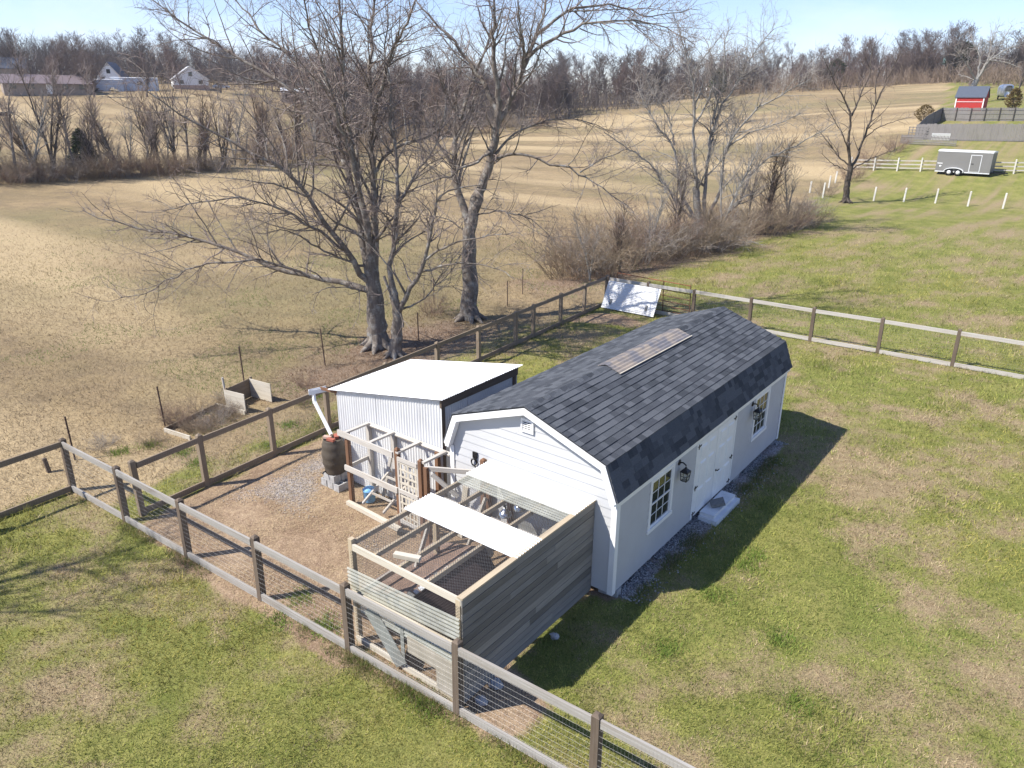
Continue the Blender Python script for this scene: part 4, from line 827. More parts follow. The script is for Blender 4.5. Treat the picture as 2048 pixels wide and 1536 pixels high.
tag(B_('stake', (-14.42, .95, 0), (-14.50, .95, .95), .05, .05, 'grey', None, (0, 1, 0)), 'crooked stake at the left corner of the plank box', 'stake')

# ------------------------------------------------------------------ leaning metal panel and rusty gate by the back fence
pan = thing('scrap_roofing_sheet', (-10.1, 18.7, 0), 'white corrugated metal panel leaning on the back fence corner', 'panel')
o_, t_ = Vector((-11.49, 18.44, .05)), Vector((-11.47, 19.0, 1.22)); MB().sheet(o_+Vector((2.69, 0, 0)), t_-o_, (-2.69, 0, 0), .076, .010, 6).build('sheet', M['metal2'], pan)
for u_ in (.42, 2.25): a = o_+(t_-o_)*.16+Vector((u_, -.03, .01)); MB().beam(a, a+(t_-o_)*.2, .09, .02, (0, -1, .5)).build('bracket', M['stone'], pan)
rg = thing('tube_gate', (-9.4, 19.42, 0), 'rusty tube gate leaning on the back fence behind the metal panel', 'gate')
gz_ = lambda f_: (19.36+.12*(1-f_), .05+1.45*f_)
for f_ in (0.06, .22, .38, .55, .74, 1.0):
    y, z = gz_(f_); MB().tube([(-11.25, y, z+.05), (-7.56, y, z-.03)], .021, 8).build('bar', M['orange'] if f_ == 1.0 else M['rust'], rg)
for x in (-11.25, -8.87, -7.56): MB().tube([(x, gz_(0)[0], .05), (x, gz_(1)[0], 1.5)], .023, 8).build('upright', M['rust'], rg)

# ------------------------------------------------------------------ bare trees: traced or grown limbs, then three orders of branches
FH2 = np.array([math.sin(YAW), math.cos(YAW), 0.])
def plane_pt(px, py, base, depth=0.0):
    d = ray(px, py); b = np.asarray(base)+FH2*depth; t = ((b-CP) @ FH2)/(d @ FH2); return CP+d*t
def resample(P, K):
    P = np.asarray(P, float); s = np.r_[0, np.cumsum(np.linalg.norm(np.diff(P, axis=0), axis=1))]; t = np.linspace(0, s[-1], K)
    Q_ = np.stack([np.interp(t, s, P[:, i]) for i in range(3)], 1)
    for _ in range(2): Q_[1:-1] = .25*Q_[:-2]+.5*Q_[1:-1]+.25*Q_[2:]
    return Q_
def unit(v): return v/(np.linalg.norm(v, axis=-1, keepdims=True)+1e-9)
def branch(P, R, spacing, ln, ang, K, g, t0=.15, taper=.55, rr=.6, r_end=.004, up=.0, rmin=.005, wig=.12, zmin=None):
    """children along parents P (N,K0,3); returns child paths and radii"""
    N, K0, _ = P.shape; seg = np.linalg.norm(np.diff(P, axis=1), axis=2); Lp = seg.sum(1); cnt = g.poisson(np.maximum(Lp*(1-t0)/spacing, .01)); idx = np.repeat(np.arange(N), cnt); n = len(idx)
    if n == 0: return np.zeros((0, K, 3)), np.zeros((0, K))
    t = t0+(1-t0)*g.random(n)**.85; f = t*(K0-1); i = np.minimum(f.astype(int), K0-2); u = (f-i)[:, None]
    p = P[idx, i]*(1-u)+P[idx, i+1]*u; T = unit(P[idx, i+1]-P[idx, i]); r = (R[idx, i]*(1-u[:, 0])+R[idx, i+1]*u[:, 0])
    q = unit(np.cross(T, g.normal(size=(n, 3)))); a = g.uniform(ang[0], ang[1], n)[:, None]; d = T*np.cos(a)+q*np.sin(a); d[:, 2] += up; d = unit(d)
    L_ = g.uniform(ln[0], ln[1], n)*(1-taper*t)*np.clip(Lp[idx]/np.median(Lp), .5, 1.4); r0 = np.clip(np.minimum(r*rr, L_*.022), rmin, None)
    C = np.zeros((n, K, 3)); C[:, 0] = p; st = (L_/(K-1))[:, None]; up3 = np.array([0, 0, up*.35]); bend = g.normal(size=(n, 3))*wig
    for k in range(1, K):
        d = unit(d+up3+bend*.6+g.normal(size=(n, 3))*wig); C[:, k] = C[:, k-1]+d*st
    if zmin is not None: C[:, :, 2] = np.maximum(C[:, :, 2], zmin)
    s = np.linspace(0, 1, K)[None]; RR = r0[:, None]*(1-s)+np.minimum(r_end, r0*.7)[:, None]*s
    return C, RR
def emit(name, lv, m, parent, loc):
    V = []; Fq = []; n = 0
    for P, R, sd in lv:
        if len(P) == 0: continue
        v, f = tubes(P, R, sd); V.append(v); Fq.append(f+n); n += len(v)
    return npmesh(name, np.concatenate(V), np.concatenate(Fq), m, parent, loc, smooth=True)
def traced_tree(name, base, limbs, label, barkm, twigm, seed, sp=(.42, .28, .20), l1=(1.4, 3.8), l2=(.5, 1.5), l3=(.22, .65), up1=.16, tw=.0050, cat='tree', flare=1.25, group=None):
    g = np.random.default_rng(seed); base = np.asarray(base, float); o = thing(name, base, label, cat, group); P0 = []; R0 = []
    for pts, r0, r1, dep in limbs:
        m = len(pts); Q_ = [plane_pt(px, py, base, dep[0]+(dep[1]-dep[0])*(i/max(1, m-1))) for i, (px, py) in enumerate(pts)]
        Q_ = resample(Q_, 18); Ls = np.linalg.norm(Q_[-1]-Q_[0]); Q_[1:-1] += g.normal(size=(16, 3))*min(.05, Ls*.006); P0.append(Q_); R0.append((r0+(r1-r0)*np.linspace(0, 1, 18)**(.7 if len(P0) > 1 else 1.7))*(.9 if len(P0) > 1 else 1))
    P0 = np.array(P0); R0 = np.array(R0); tr = [(P0, R0, 9)]
    # flared foot with root toes
    r_ = R0[0, 0]; toe = []
    for a in np.arange(0, 6.28, .9):
        a += g.uniform(-.2, .2); v = np.array([math.cos(a), math.sin(a), 0]); toe.append([base+v*r_*.3+[0, 0, r_*1.7], base+v*r_*.85+[0, 0, r_*.55], base+v*r_*(1.5+.4*g.random())+[0, 0, .03], base+v*r_*2.3+[0, 0, -.08]])
    toe = np.array(toe); tr.append((toe, np.tile(np.array([.5, .42, .25, .08])*r_, (len(toe), 1)), 6))
    free = P0[1:] if len(P0) > 1 else P0; fr = R0[1:] if len(P0) > 1 else R0
    c1, r1 = branch(free, fr, sp[0], l1, (.5, 1.15), 8, g, .12, .55, .55, .007, up1, .011, .10); tr.append((c1, r1, 5)); cr_ = []
    src = np.concatenate([resample_b(free, 8), c1]); srr = np.concatenate([resample_b(fr[..., None], 8)[..., 0], r1])
    c2, r2 = branch(src, srr, sp[1], l2, (.55, 1.4), 6, g, .12, .35, .6, tw*.8, up1*.5, tw*1.25, .19); cr_.append((c2, r2, 3))
    c3, r3 = branch(c2, r2, sp[2], l3, (.5, 1.3), 3, g, .15, .3, .8, tw*.55, up1*.4, tw, .2); cr_.append((c3, r3, 3))
    emit('trunk', tr, M[barkm], o, base).parent = o; emit('crown', cr_, M[twigm], o, base); return o
def resample_b(P, K):
    K0 = P.shape[1]; f = np.linspace(0, K0-1, K); i = np.minimum(f.astype(int), K0-2); u = (f-i)[None, :, None]; return P[:, i]*(1-u)+P[:, i+1]*u
Z = lambda ox, oy, s, pts: [(ox+a/s, oy+b/s) for a, b in pts]
z1 = lambda *p: Z(0, 0, 2.926, p); z2 = lambda *p: Z(600, 0, 2.926, p); z3 = lambda *p: Z(1200, 0, 2.415, p); z5 = lambda *p: Z(100, 250, 2.56, p)
T1 = gnd(757, 694)
traced_tree('maple_tree', T1, [
 ([(757, 700), (752, 640), (748, 590), (745, 550), (742, 515), (738, 480)], .40, .13, (0, 0)),
 ([(748, 585), (715, 570), (690, 567), (620, 555), (540, 533), (515, 515), (440, 490), (350, 470), (250, 450), (165, 420)], .15, .02, (0, 1.5)),
 ([(620, 555), (560, 528), (500, 520), (430, 520), (360, 545), (290, 590), (240, 595)], .07, .012, (.2, -2)),
 ([(742, 565), (725, 555), (690, 500), (662, 449), (620, 414), (596, 351), (530, 320), (450, 285), (397, 250), (330, 215), (290, 180)], .15, .02, (0, -2.5)),
 ([(690, 500), (640, 465), (570, 420), (500, 395), (420, 400), (330, 420)], .08, .012, (-.5, -3.5)),
 ([(740, 565), (728, 480), (712, 420), (690, 330), (677, 266), (581, 178), (513, 137), (410, 79), (342, 34), (285, -15)], .19, .02, (0, 2)),
 ([(690, 330), (660, 240), (620, 160), (560, 90), (500, 40), (455, -20)], .12, .02, (.6, 3)),
 ([(746, 570), (735, 460), (716, 380), (702, 300), (690, 220), (688, 120), (680, 40), (672, -60)], .20, .03, (0, -1)),
 ([(716, 380), (700, 300), (670, 230), (650, 150), (620, 70), (600, -30)], .10, .02, (-.5, -3)),
 ([(750, 570), (752, 450), (745, 350), (740, 250), (735, 150), (745, 60), (752, -60)], .20, .03, (0, 1.5)),
 ([(745, 350), (770, 310), (805, 287), (860, 275), (900, 240), (930, 200)], .08, .012, (.5, 2)),
 ([(740, 250), (765, 170), (775, 120), (810, 60), (830, 0), (845, -60)], .11, .02, (.8, -1)),
 ([(740, 540), (700, 525), (640, 500), (600, 470), (570, 462), (510, 465)], .07, .012, (0, -2.5)),
 ([(752, 480), (790, 430), (820, 370), (850, 330), (900, 310)], .07, .012, (0, -2)),
 ([(748, 590), (700, 575), (650, 575), (625, 590)], .05, .01, (0, -1.5)),
 ], 'spreading bare maple with long low limbs reaching left over the dry field', 'bark', 'twig', 3)
T1b = gnd(790, 712)
traced_tree('forked_tree', T1b, [
 ([(790, 716), (794, 660), (795, 620), (789, 585), (783, 560)], .235, .09, (0, 0)),
 ([(795, 630), (830, 560), (850, 520), (870, 440), (868, 390), (905, 375), (960, 370)], .13, .02, (0, -1)),
 ([(850, 520), (890, 490), (930, 480), (985, 470), (1040, 465)], .06, .01, (-.3, -2)),
 ([(795, 630), (785, 590), (776, 540), (790, 470), (800, 400), (792, 320), (782, 220), (770, 100), (775, 10)], .14, .02, (0, 1)),
 ([(840, 545), (890, 530), (930, 525), (1000, 535), (1030, 560)], .055, .01, (0, -2)),
 ([(800, 620), (850, 600), (880, 555), (905, 520), (930, 490)], .05, .01, (0, .8)),
 ([(768, 552), (780, 585), (796, 625), (808, 640), (806, 655)], .06, .03, (-.5, -.9)),
 ([(800, 400), (830, 350), (870, 300), (890, 230), (900, 160)], .06, .012, (.3, 1.5)),
 ], 'slimmer forked tree close beside the spreading maple, with a pale snapped branch', 'bark', 'twig', 5, l1=(.9, 2.4))
T2 = gnd(940, 638)
traced_tree('straight_tree', T2, [
 ([(940, 645), (938, 560), (940, 480), (943, 430), (953, 395), (966, 365)], .37, .16, (0, 0)),
 ([(942, 450), (950, 410), (964, 372), (979, 325), (990, 273), (996, 222)], .25, .17, (0, 0)),
 ([(940, 460), (928, 405), (907, 369), (909, 321), (907, 273), (921, 232), (931, 198), (955, 147), (975, 90), (985, 20)], .22, .02, (0, 1.5)),
 ([(996, 222), (986, 201), (955, 147), (914, 92), (880, 51), (839, 14), (815, -30)], .13, .02, (0, 1)),
 ([(996, 222), (996, 171), (986, 102), (990, 34), (993, -50)], .15, .03, (0, -1)),
 ([(992, 250), (1020, 205), (1041, 157), (1058, 113), (1075, 68), (1089, 20), (1100, -40)], .15, .03, (0, 1)),
 ([(1058, 113), (1106, 79), (1160, 48), (1225, 38), (1300, 41), (1350, 65), (1390, 90)], .09, .012, (.5, -1)),
 ([(1075, 68), (1126, 27), (1175, 10), (1240, 12), (1300, 35), (1400, 20)], .08, .012, (.6, 3)),
 ([(979, 325), (1010, 305), (1040, 307), (1100, 325), (1160, 345), (1200, 375), (1240, 400), (1268, 425)], .085, .015, (0, -2)),
 ([(1160, 345), (1200, 320), (1250, 300), (1290, 280)], .04, .01, (-1.2, -1)),
 ([(980, 320), (1020, 270), (1060, 250), (1120, 235), (1180, 245), (1240, 270)], .07, .01, (0, 1.5)),
 ([(985, 300), (960, 320), (900, 350), (850, 370), (800, 390), (760, 395)], .08, .012, (0, -2.5)),
 ([(945, 430), (1000, 420), (1050, 430), (1090, 460), (1110, 490)], .05, .01, (0, -2)),
 ([(940, 470), (900, 440), (870, 430), (840, 440)], .05, .01, (0, 1)),
 ([(941, 480), (890, 560), (860, 575), (905, 570), (950, 578)], .03, .008, (-.5, -1.5)),
 ([(1041, 157), (1050, 100), (1040, 50), (1030, -30)], .08, .02, (.3, -2)),
 ], 'tall straight trunked bare tree at the pasture edge behind the fence', 'bark', 'twig', 8)
TM = gnd(1405, 455)
traced_tree('multi_stem_tree', TM, [
 (z3((480, 1100), (470, 1000), (462, 900)), .30, .25, (0, 0)),
 (z3((470, 1060), (455, 820), (455, 600), (455, 400), (430, 330), (400, 220), (380, 130)), .22, .03, (0, -1)),
 (z3((500, 1080), (515, 800), (540, 600), (600, 480), (700, 350), (760, 220), (840, 140)), .20, .03, (0, 1.5)),
 (z3((520, 1060), (580, 940), (600, 720), (680, 600), (800, 500), (950, 420), (1020, 380)), .17, .03, (0, -2)),
 (z3((455, 1050), (390, 950), (360, 700), (280, 620), (210, 500), (180, 400)), .16, .03, (0, 2)),
 (z3((450, 1060), (310, 900), (240, 780), (100, 700), (20, 640)), .12, .03, (0, -2)),
 (z3((540, 1070), (690, 980), (690, 900), (760, 800), (900, 720), (1050, 650), (1120, 600)), .14, .03, (0, -2)),
 (z3((540, 600), (590, 420), (610, 300), (590, 200), (640, 130)), .10, .025, (.5, 1)),
 (z3((600, 720), (720, 640), (860, 600), (980, 540)), .09, .02, (-.5, -3)),
 (z3((455, 600), (520, 500), (560, 380), (540, 260), (500, 180)), .10, .025, (0, 2)),
 (z3((360, 700), (330, 560), (250, 440), (200, 330)), .09, .02, (1, 3)),
 (z3((455, 400), (480, 300), (540, 230), (600, 150)), .07, .02, (0, -1)),
 ], 'pale grey multi stemmed tree rising out of the brown thicket', 'barkgrey', 'twiggrey', 12, sp=(.42, .30, .26), l1=(1.5, 4.2), l2=(.7, 1.8), l3=(.3, .8), tw=.0075)
T3 = gnd(1692, 404)
traced_tree('small_field_tree', T3, [
 (z3((1185, 985), (1195, 880), (1212, 800)), .30, .24, (0, 0)),
 (z3((1208, 810), (1200, 740), (1210, 600), (1215, 540), (1150, 430), (1110, 340), (1080, 270)), .18, .03, (0, -1)),
 (z3((1215, 560), (1250, 480), (1300, 370), (1310, 270), (1330, 200)), .11, .03, (-.3, 1.5)),
 (z3((1215, 800), (1240, 790), (1265, 690), (1300, 600), (1330, 500), (1380, 400), (1450, 250)), .16, .03, (0, 1)),
 (z3((1275, 670), (1320, 630), (1380, 600), (1480, 570)), .08, .02, (.3, -1)),
 (z3((1205, 800), (1150, 760), (1100, 680), (1020, 600)), .09, .02, (0, 2)),
 (z3((1208, 830), (1120, 790), (1070, 740)), .06, .02, (0, -2)),
 (z3((1215, 820), (1300, 770), (1380, 740), (1440, 720)), .07, .02, (0, 2)),
 (z3((1200, 740), (1170, 640), (1120, 560), (1090, 500)), .08, .02, (0, -2)),
 (z3((1330, 500), (1330, 400), (1360, 300), (1370, 220)), .07, .02, (.6, 2)),
 ], 'small dark bare tree standing on the lawn by the white posts', 'barkdark', 'twig', 14, sp=(.7, .5, .42), l1=(1.4, 3.2), l2=(.6, 1.5), l3=(.3, .8), tw=.0085)
TF = atd(1934, 172)
traced_tree('old_grey_tree', TF, [
 (z3((1795, 445), (1805, 410), (1822, 380)), .55, .42, (0, 0)),
 (z3((1820, 385), (1880, 290), (1960, 240), (2060, 200)), .28, .05, (0, -3)), (z3((1822, 385), (1840, 280), (1800, 190), (1780, 150)), .25, .05, (0, 3)), (z3((1830, 370), (1880, 270), (1900, 180), (1930, 120)), .22, .05, (0, 2)),
 (z3((1815, 390), (1780, 320), (1740, 270), (1720, 230)), .18, .04, (0, -2)), (z3((1880, 290), (1960, 300), (2040, 330)), .14, .04, (-1, -4)), (z3((1860, 320), (1950, 190), (1990, 120)), .14, .04, (0, 4)), (z3((1815, 390), (1770, 370), (1730, 360)), .10, .04, (0, 3)),
 ], 'big old pale grey tree behind the red shed at the right edge', 'barkgrey', 'twiggrey', 21, sp=(1.0, .75, .7), l1=(2, 5), l2=(1, 2.6), l3=(.5, 1.4), tw=.016)

# generic bare trees: a few grown shapes, copied
def grown(name, seed, H, barkm, twigm, stems=1, sp=(.6, .45, .38), tw=.011, spread=.42, r0=None, split=True):
    g = np.random.default_rng(seed); P = []; R = []; r0 = r0 or H*.017
    for s_ in range(stems):
        a = g.uniform(0, 6.28); ln_ = g.uniform(.03, .16)*(1 if stems == 1 else 2.2); K = 16; h = H*(1 if s_ == 0 else g.uniform(.6, .95)); t = np.linspace(0, 1, K)
        x = np.cos(a)*ln_*h*t**1.3+np.cumsum(g.normal(0, .006*H, K))*t; y = np.sin(a)*ln_*h*t**1.3+np.cumsum(g.normal(0, .006*H, K))*t
        P.append(np.stack([x+(g.uniform(-.25, .25) if s_ else 0), y+(g.uniform(-.25, .25) if s_ else 0), h*t-.1], 1)); R.append(r0*(.8 if stems > 1 else 1)*(1-t)**.9+.012)
    P = np.array(P); R = np.array(R); loc = (0, 0, 0)
    a1, b1 = branch(P, R, H*.035, (H*.22, H*spread), (.5, 1.05), 8, g, .18, .5, .55, tw, .22, .02, .09)
    src = np.concatenate([resample_b(P, 8), a1]); sr = np.concatenate([resample_b(R[..., None], 8)[..., 0], b1])
    a2, b2 = branch(src, sr, sp[0], (H*.08, H*.20), (.45, 1.0), 5, g, .2, .4, .6, tw*.8, .25, tw*1.2, .12)
    a3, b3 = branch(a2, b2, sp[1], (H*.03, H*.09), (.4, 1.0), 3, g, .1, .3, .8, tw*.6, .15, tw, .15)
    if not split:
        me = emit(name, [(P, R, 6), (a1, b1, 4), (a2, b2, 3), (a3, b3, 3)], M['woods'][0], None, loc); return me
    o = thing(name, loc, 'x', 'tree'); emit('trunk', [(P, R, 7), (a1, b1, 4)], M[barkm], o, loc); emit('crown', [(a2, b2, 3), (a3, b3, 3)], M[twigm], o, loc); return o
used = set()
def place(proto, p, s, rz, label, group=None, cat=None, tilt=(0, 0)):
    o = proto if proto.name not in used else copy_tree(proto)
    used.add(proto.name); used.add(o.name); o.location = [float(v) for v in p]; o.scale = (s, s, s) if np.isscalar(s) else s; o.rotation_euler = (tilt[0], tilt[1], rz); o['label'] = label
    if group: o['group'] = group
    if cat: o['category'] = cat
    return o
HG = [grown('hedgerow_tree', 31, 9, 'barkdark', 'twig', 3, (.55, .42, 0), .011), grown('hedgerow_tree', 32, 9, 'bark', 'twig', 1, (.5, .42, 0), .011, .5), grown('hedgerow_tree', 33, 9, 'barkdark', 'brushred', 4, (.6, .45, 0), .011, .3), grown('hedgerow_tree', 34, 9, 'barkgrey', 'twiggrey', 2, (.55, .42, 0), .011, .4)]
hl = [(35, 362, 10, 1, 'leaning bare tree at the far left end of the hedgerow'), (112, 352, 11.5, 0, 'multi stemmed bare tree left of the small cedar'), (152, 352, 10, 1, 'bare tree directly behind the small cedar'), (205, 338, 9.5, 1, 'gnarled bare tree right of the small cedar'), (262, 340, 7, 3, 'thin bare saplings right of the gnarled hedgerow tree'), (322, 338, 9, 2, 'cluster of slim dark trunks in the hedgerow left of the maple crown'), (352, 336, 10, 0, 'dark trunk beside the slim hedgerow cluster'), (378, 335, 9, 1, 'straight dark trunk in the middle of the hedgerow'), (410, 334, 8.5, 2, 'slim bare trunks right of the middle hedgerow tree'),
 (470, 330, 9.5, 3, 'bare hedgerow tree seen through the left maple limbs'), (530, 326, 10.5, 0, 'bushy bare hedgerow tree behind the left maple limbs'), (600, 320, 11, 2, 'reddish bare hedgerow tree left of the maple trunk line'), (665, 311, 12, 0, 'bare hedgerow tree behind the maple leaders'), (740, 300, 13, 2, 'reddish bare hedgerow tree between the maple leaders'), (815, 290, 12.5, 1, 'bare hedgerow tree between the maple and the straight tree'), (870, 283, 13, 2, 'reddish bare hedgerow tree just left of the straight tree')]
for i, (px, py, h, v, lb) in enumerate(hl): place(HG[v], at(px, py), h/9, rnd.uniform(0, 6.28), lb, 'hedgerow trees beyond the near pasture')
for i, px in enumerate((-6, 14, 66, 88, 132, 178, 232, 246, 292, 306, 338, 395, 430, 448, 492, 512, 560, 580, 630, 645, 700, 715, 770, 790, 840, 900, 930, 1010, 1060)):
    py = np.interp(px, [0, 420, 620, 850, 1100], [362, 342, 316, 280, 250]); place(HG[(i*3+1) % 4], at(px, py-2), rnd.uniform(.5, 1.0)*(1 if px < 450 else 1.25), rnd.uniform(0, 6.28), 'bare sapling in the hedgerow '+('left of the maple crown' if px < 450 else 'behind the two big trees'), 'hedgerow saplings '+('left of the maple crown' if px < 450 else 'behind the two big trees'), 'tree', (rnd.uniform(-.28, .28), rnd.uniform(-.28, .28)))
for px, py, h, v in ((1180, 560, .36, 3), (1240, 545, .42, 2), (1300, 520, .5, 3), (1345, 500, .62, 0), (1440, 470, .75, 3), (1490, 470, .6, 1), (1530, 460, .7, 2), (1575, 450, .55, 3)):
    place(HG[v], gnd(px, py), h, rnd.uniform(0, 6.28), 'thin bare sapling standing up out of the brown thicket', 'thicket saplings', 'tree')
def bush(name, seed, H, m, n=70, spread=.75, tw=.006, sp=(.27, .20)):
    g = np.random.default_rng(seed); K = 8; P = np.zeros((n, K, 3)); a = g.uniform(0, 6.28, n); r_ = g.random(n)**.6*H*.42; P[:, 0] = np.stack([r_*np.cos(a), r_*np.sin(a), np.full(n, -.05)], 1)
    d = unit(np.stack([np.cos(a)*spread*g.random(n), np.sin(a)*spread*g.random(n), np.ones(n)], 1)+g.normal(0, .12, (n, 3))); st = (g.uniform(.55, 1.05, n)*H/(K-1))[:, None]; out = np.stack([np.cos(a), np.sin(a), a*0-.25], 1)*.09
    for k in range(1, K): d = unit(d+out+g.normal(0, .08, (n, 3))); P[:, k] = P[:, k-1]+d*st
    R = np.linspace(.013, .005, K)[None]*g.uniform(.6, 1.3, (n, 1))
    a1, b1 = branch(P, R, sp[0], (H*.18, H*.42), (.4, 1.0), 5, g, .12, .3, .8, tw*.7, .1, tw, .14); a2, b2 = branch(a1, b1, sp[1], (H*.06, H*.17), (.4, 1.0), 3, g, .1, .2, .9, tw*.5, 0, tw*.8, .15)
    o = emit(name, [(P, R, 4), (a1, b1, 3), (a2, b2, 3)], m, None, (0, 0, 0)); return tag(o, 'x', 'shrub')
BU = [bush('thicket_shrub', 41, 2.6, M['brush'], 48), bush('thicket_shrub', 42, 2.6, M['brushred'], 50), bush('thicket_shrub', 43, 2.6, M['twiggrey'], 45), bush('thicket_shrub', 44, 2.6, M['brush'], 60, 1.0)]
for i in range(24):
    tr_ = ('in the near end of the brown thicket' if i < 8 else 'in the thicket round the grey multi stemmed tree' if i < 17 else 'in the far end of the brown thicket'); t = i/23; px = 1125+t*480+rnd.uniform(-14, 14); py = 566-108*t**.85+rnd.uniform(-16, 8); s = (1.05-.1*t)*rnd.uniform(.8, 1.2)*(1.15 if .1 < t < .7 else .95)
    place(BU[i % 4], gnd(px, py), s, rnd.uniform(0, 6), 'leafless shrub '+tr_, 'shrubs '+tr_, 'shrub')
for i, (px, py, s, v, lb) in enumerate([(868, 632, .42, 1, 'small reddish leafless bush between the maple and the straight tree'), (1652, 392, .7, 0, 'leafless brush at the foot of the white hedge posts'), (1700, 362, .9, 1, 'reddish brush behind the small lawn tree'), (1745, 335, .9, 1, 'reddish brush along the far fence line'), (1790, 305, .9, 1, 'reddish brush near the picket fence corner'), (1612, 430, .8, 2, 'grey brush at the right end of the thicket')]):
    place(BU[v], at(px, py), s, rnd.uniform(0, 6), lb, None, 'shrub')
for i, px in enumerate(list(range(-10, 450, 15))+list(range(450, 1120, 26))):
    py = np.interp(px, [0, 420, 620, 850, 1100], [366, 345, 318, 281, 251])+rnd.uniform(-6, 4); q = at(px, py); hr_ = ('left of the maple crown' if px < 450 else 'behind the maple' if px < 830 else 'behind the straight tree'); place(BU[(i*7) % 4], q, rnd.uniform(.6, 1.35)*(1 if px < 500 else 1.5), rnd.uniform(0, 6), 'leafless brush along the foot of the hedgerow '+hr_, 'hedgerow brush '+hr_, 'shrub')
for i in range(22):
    x_, y_ = (rnd.uniform(-14.4, -13.2), rnd.uniform(-1, .7)) if i < 10 else (rnd.uniform(-15.2, -12.4), rnd.uniform(-3, 4.5))
    place(BU[(i*3) % 4], (x_, y_, 0), rnd.uniform(.10, .24), rnd.uniform(0, 6), 'dead stem clump in and around the garden bed', 'dead stems round the garden bed', 'weed')
# far woods: copies of grown shapes along the wood edge, the mass behind as one
WD = []
for i in range(5):
    o = grown('wood_edge_tree', 60+i, 16, None, None, 1+(i+1) % 3, (.62, .55, 0), .030, [.50, .42, .55, .46, .40][i], .22, split=False); o.data.materials.clear(); o.data.materials.append(M['woods'][i % 4]); tag(o, 'x', 'tree'); WD.append(o)
edge = []
for k in range(70): px = rnd.uniform(-140, 860); edge.append((px, rnd.uniform(228, 300)+.02*max(0, px-300), rnd.uniform(.5, .9)*(.9 if px < 320 else .75)))
for k in range(62): px = rnd.uniform(640, 1340); edge.append((px, np.interp(px, [640, 850, 1100, 1340], [150, 182, 212, 246])+rnd.uniform(0, 45), rnd.uniform(.55, .95)))
for k in range(75): px = rnd.uniform(1300, 1900); edge.append((px, 258+rnd.uniform(0, 75), rnd.uniform(.42, .85)))
for k in range(30): px = rnd.uniform(1900, 2260); edge.append((px, rnd.uniform(225, 330), rnd.uniform(.45, .8)))
for k in range(14): edge.append((rnd.uniform(0, 470), rnd.uniform(200, 222), rnd.uniform(.32, .6)))
for k in range(44): px = rnd.uniform(880, 1900); edge.append((px, np.interp(px, [880, 1100, 1340, 1900], [190, 214, 250, 258])+rnd.uniform(2, 14), rnd.uniform(.3, .55)))
for i, (px, D, s) in enumerate(edge):
    wr = ('behind the farmstead',) if px < 520 else ('behind the two big trees',) if px < 1120 else ('above the thicket',) if px < 1560 else ('left of the old grey tree',) if px < 1900 else ('at the right edge',)
    p = atd(px, D); place(WD[i % 5], p, (s*rnd.uniform(1, 1.7), s*rnd.uniform(1, 1.7), s), rnd.uniform(0, 6.28), 'bare tree in the wood along the skyline '+wr[0], 'bare trees of the far wood '+wr[0], 'tree')
# brushy mass inside the wood
g = np.random.default_rng(99); V = []; 
def brushmass(n, pxr, Df, h):
    px = g.uniform(*pxr, n); b = np.array([atd(p, Df(p)+g.uniform(-3, 26)) for p in px]); K = 3; P = np.zeros((n*9, K, 3)); B0 = np.repeat(b, 9, 0)+np.concatenate([g.normal(0, 1.6, (n*9, 2)), np.zeros((n*9, 1))], 1); d = g.normal(0, .30, (n*9, 3)); d[:, 2] = 1
    L_ = g.uniform(.3, 1, n*9)*h; P[:, 0] = B0; P[:, 1] = B0+unit(d)*L_[:, None]*.5; P[:, 2] = P[:, 1]+unit(d+g.normal(0, .3, (n*9, 3)))*L_[:, None]*.5
    R = np.tile([[.06, .045, .02]], (n*9, 1)); a, r_ = branch(P, R, .9, (1, 2.6), (.4, 1.0), 3, g, .2, .3, .9, .015, .1, .03, .15); return [(P, R, 3), (a, r_, 3)]
edgeD = lambda p: np.interp(p, [640, 850, 1100, 1340], [150, 182, 212, 246])
for nm, ms, m, lb in (('woodland_mass', brushmass(480, (-150, 1000), lambda p: 262, 11)+brushmass(250, (-150, 900), lambda p: 244, 7), M['woods'][1], 'grey brown mass of bare wood on the left skyline'),
    ('woodland_mass', brushmass(250, (620, 1340), edgeD, 5)+brushmass(240, (620, 1340), lambda p: edgeD(p)+30, 10), M['woods'][3], 'grey brown mass of bare wood behind the big trees'),
    ('woodland_mass', brushmass(260, (1300, 1900), lambda p: 256, 5)+brushmass(160, (1900, 2250), lambda p: 240, 5), M['brushdull'], 'tan brown undergrowth along the right edge of the wood'),
    ('woodland_mass', brushmass(320, (1260, 2250), lambda p: 280, 9), M['woods'][0], 'dull brown mass of bare wood on the right skyline')):
    tag(emit(nm, ms, m, None, (0, 0, 0)), lb, 'wood', kind='stuff')
# a bare tree just outside the frame on the left whose shadow falls over the near lawn
place(HG[1], (-13.6, -13.2, 0), 1.15, 1.0, 'bare tree beyond the left edge whose branch shadows dapple the near lawn', None, 'tree')
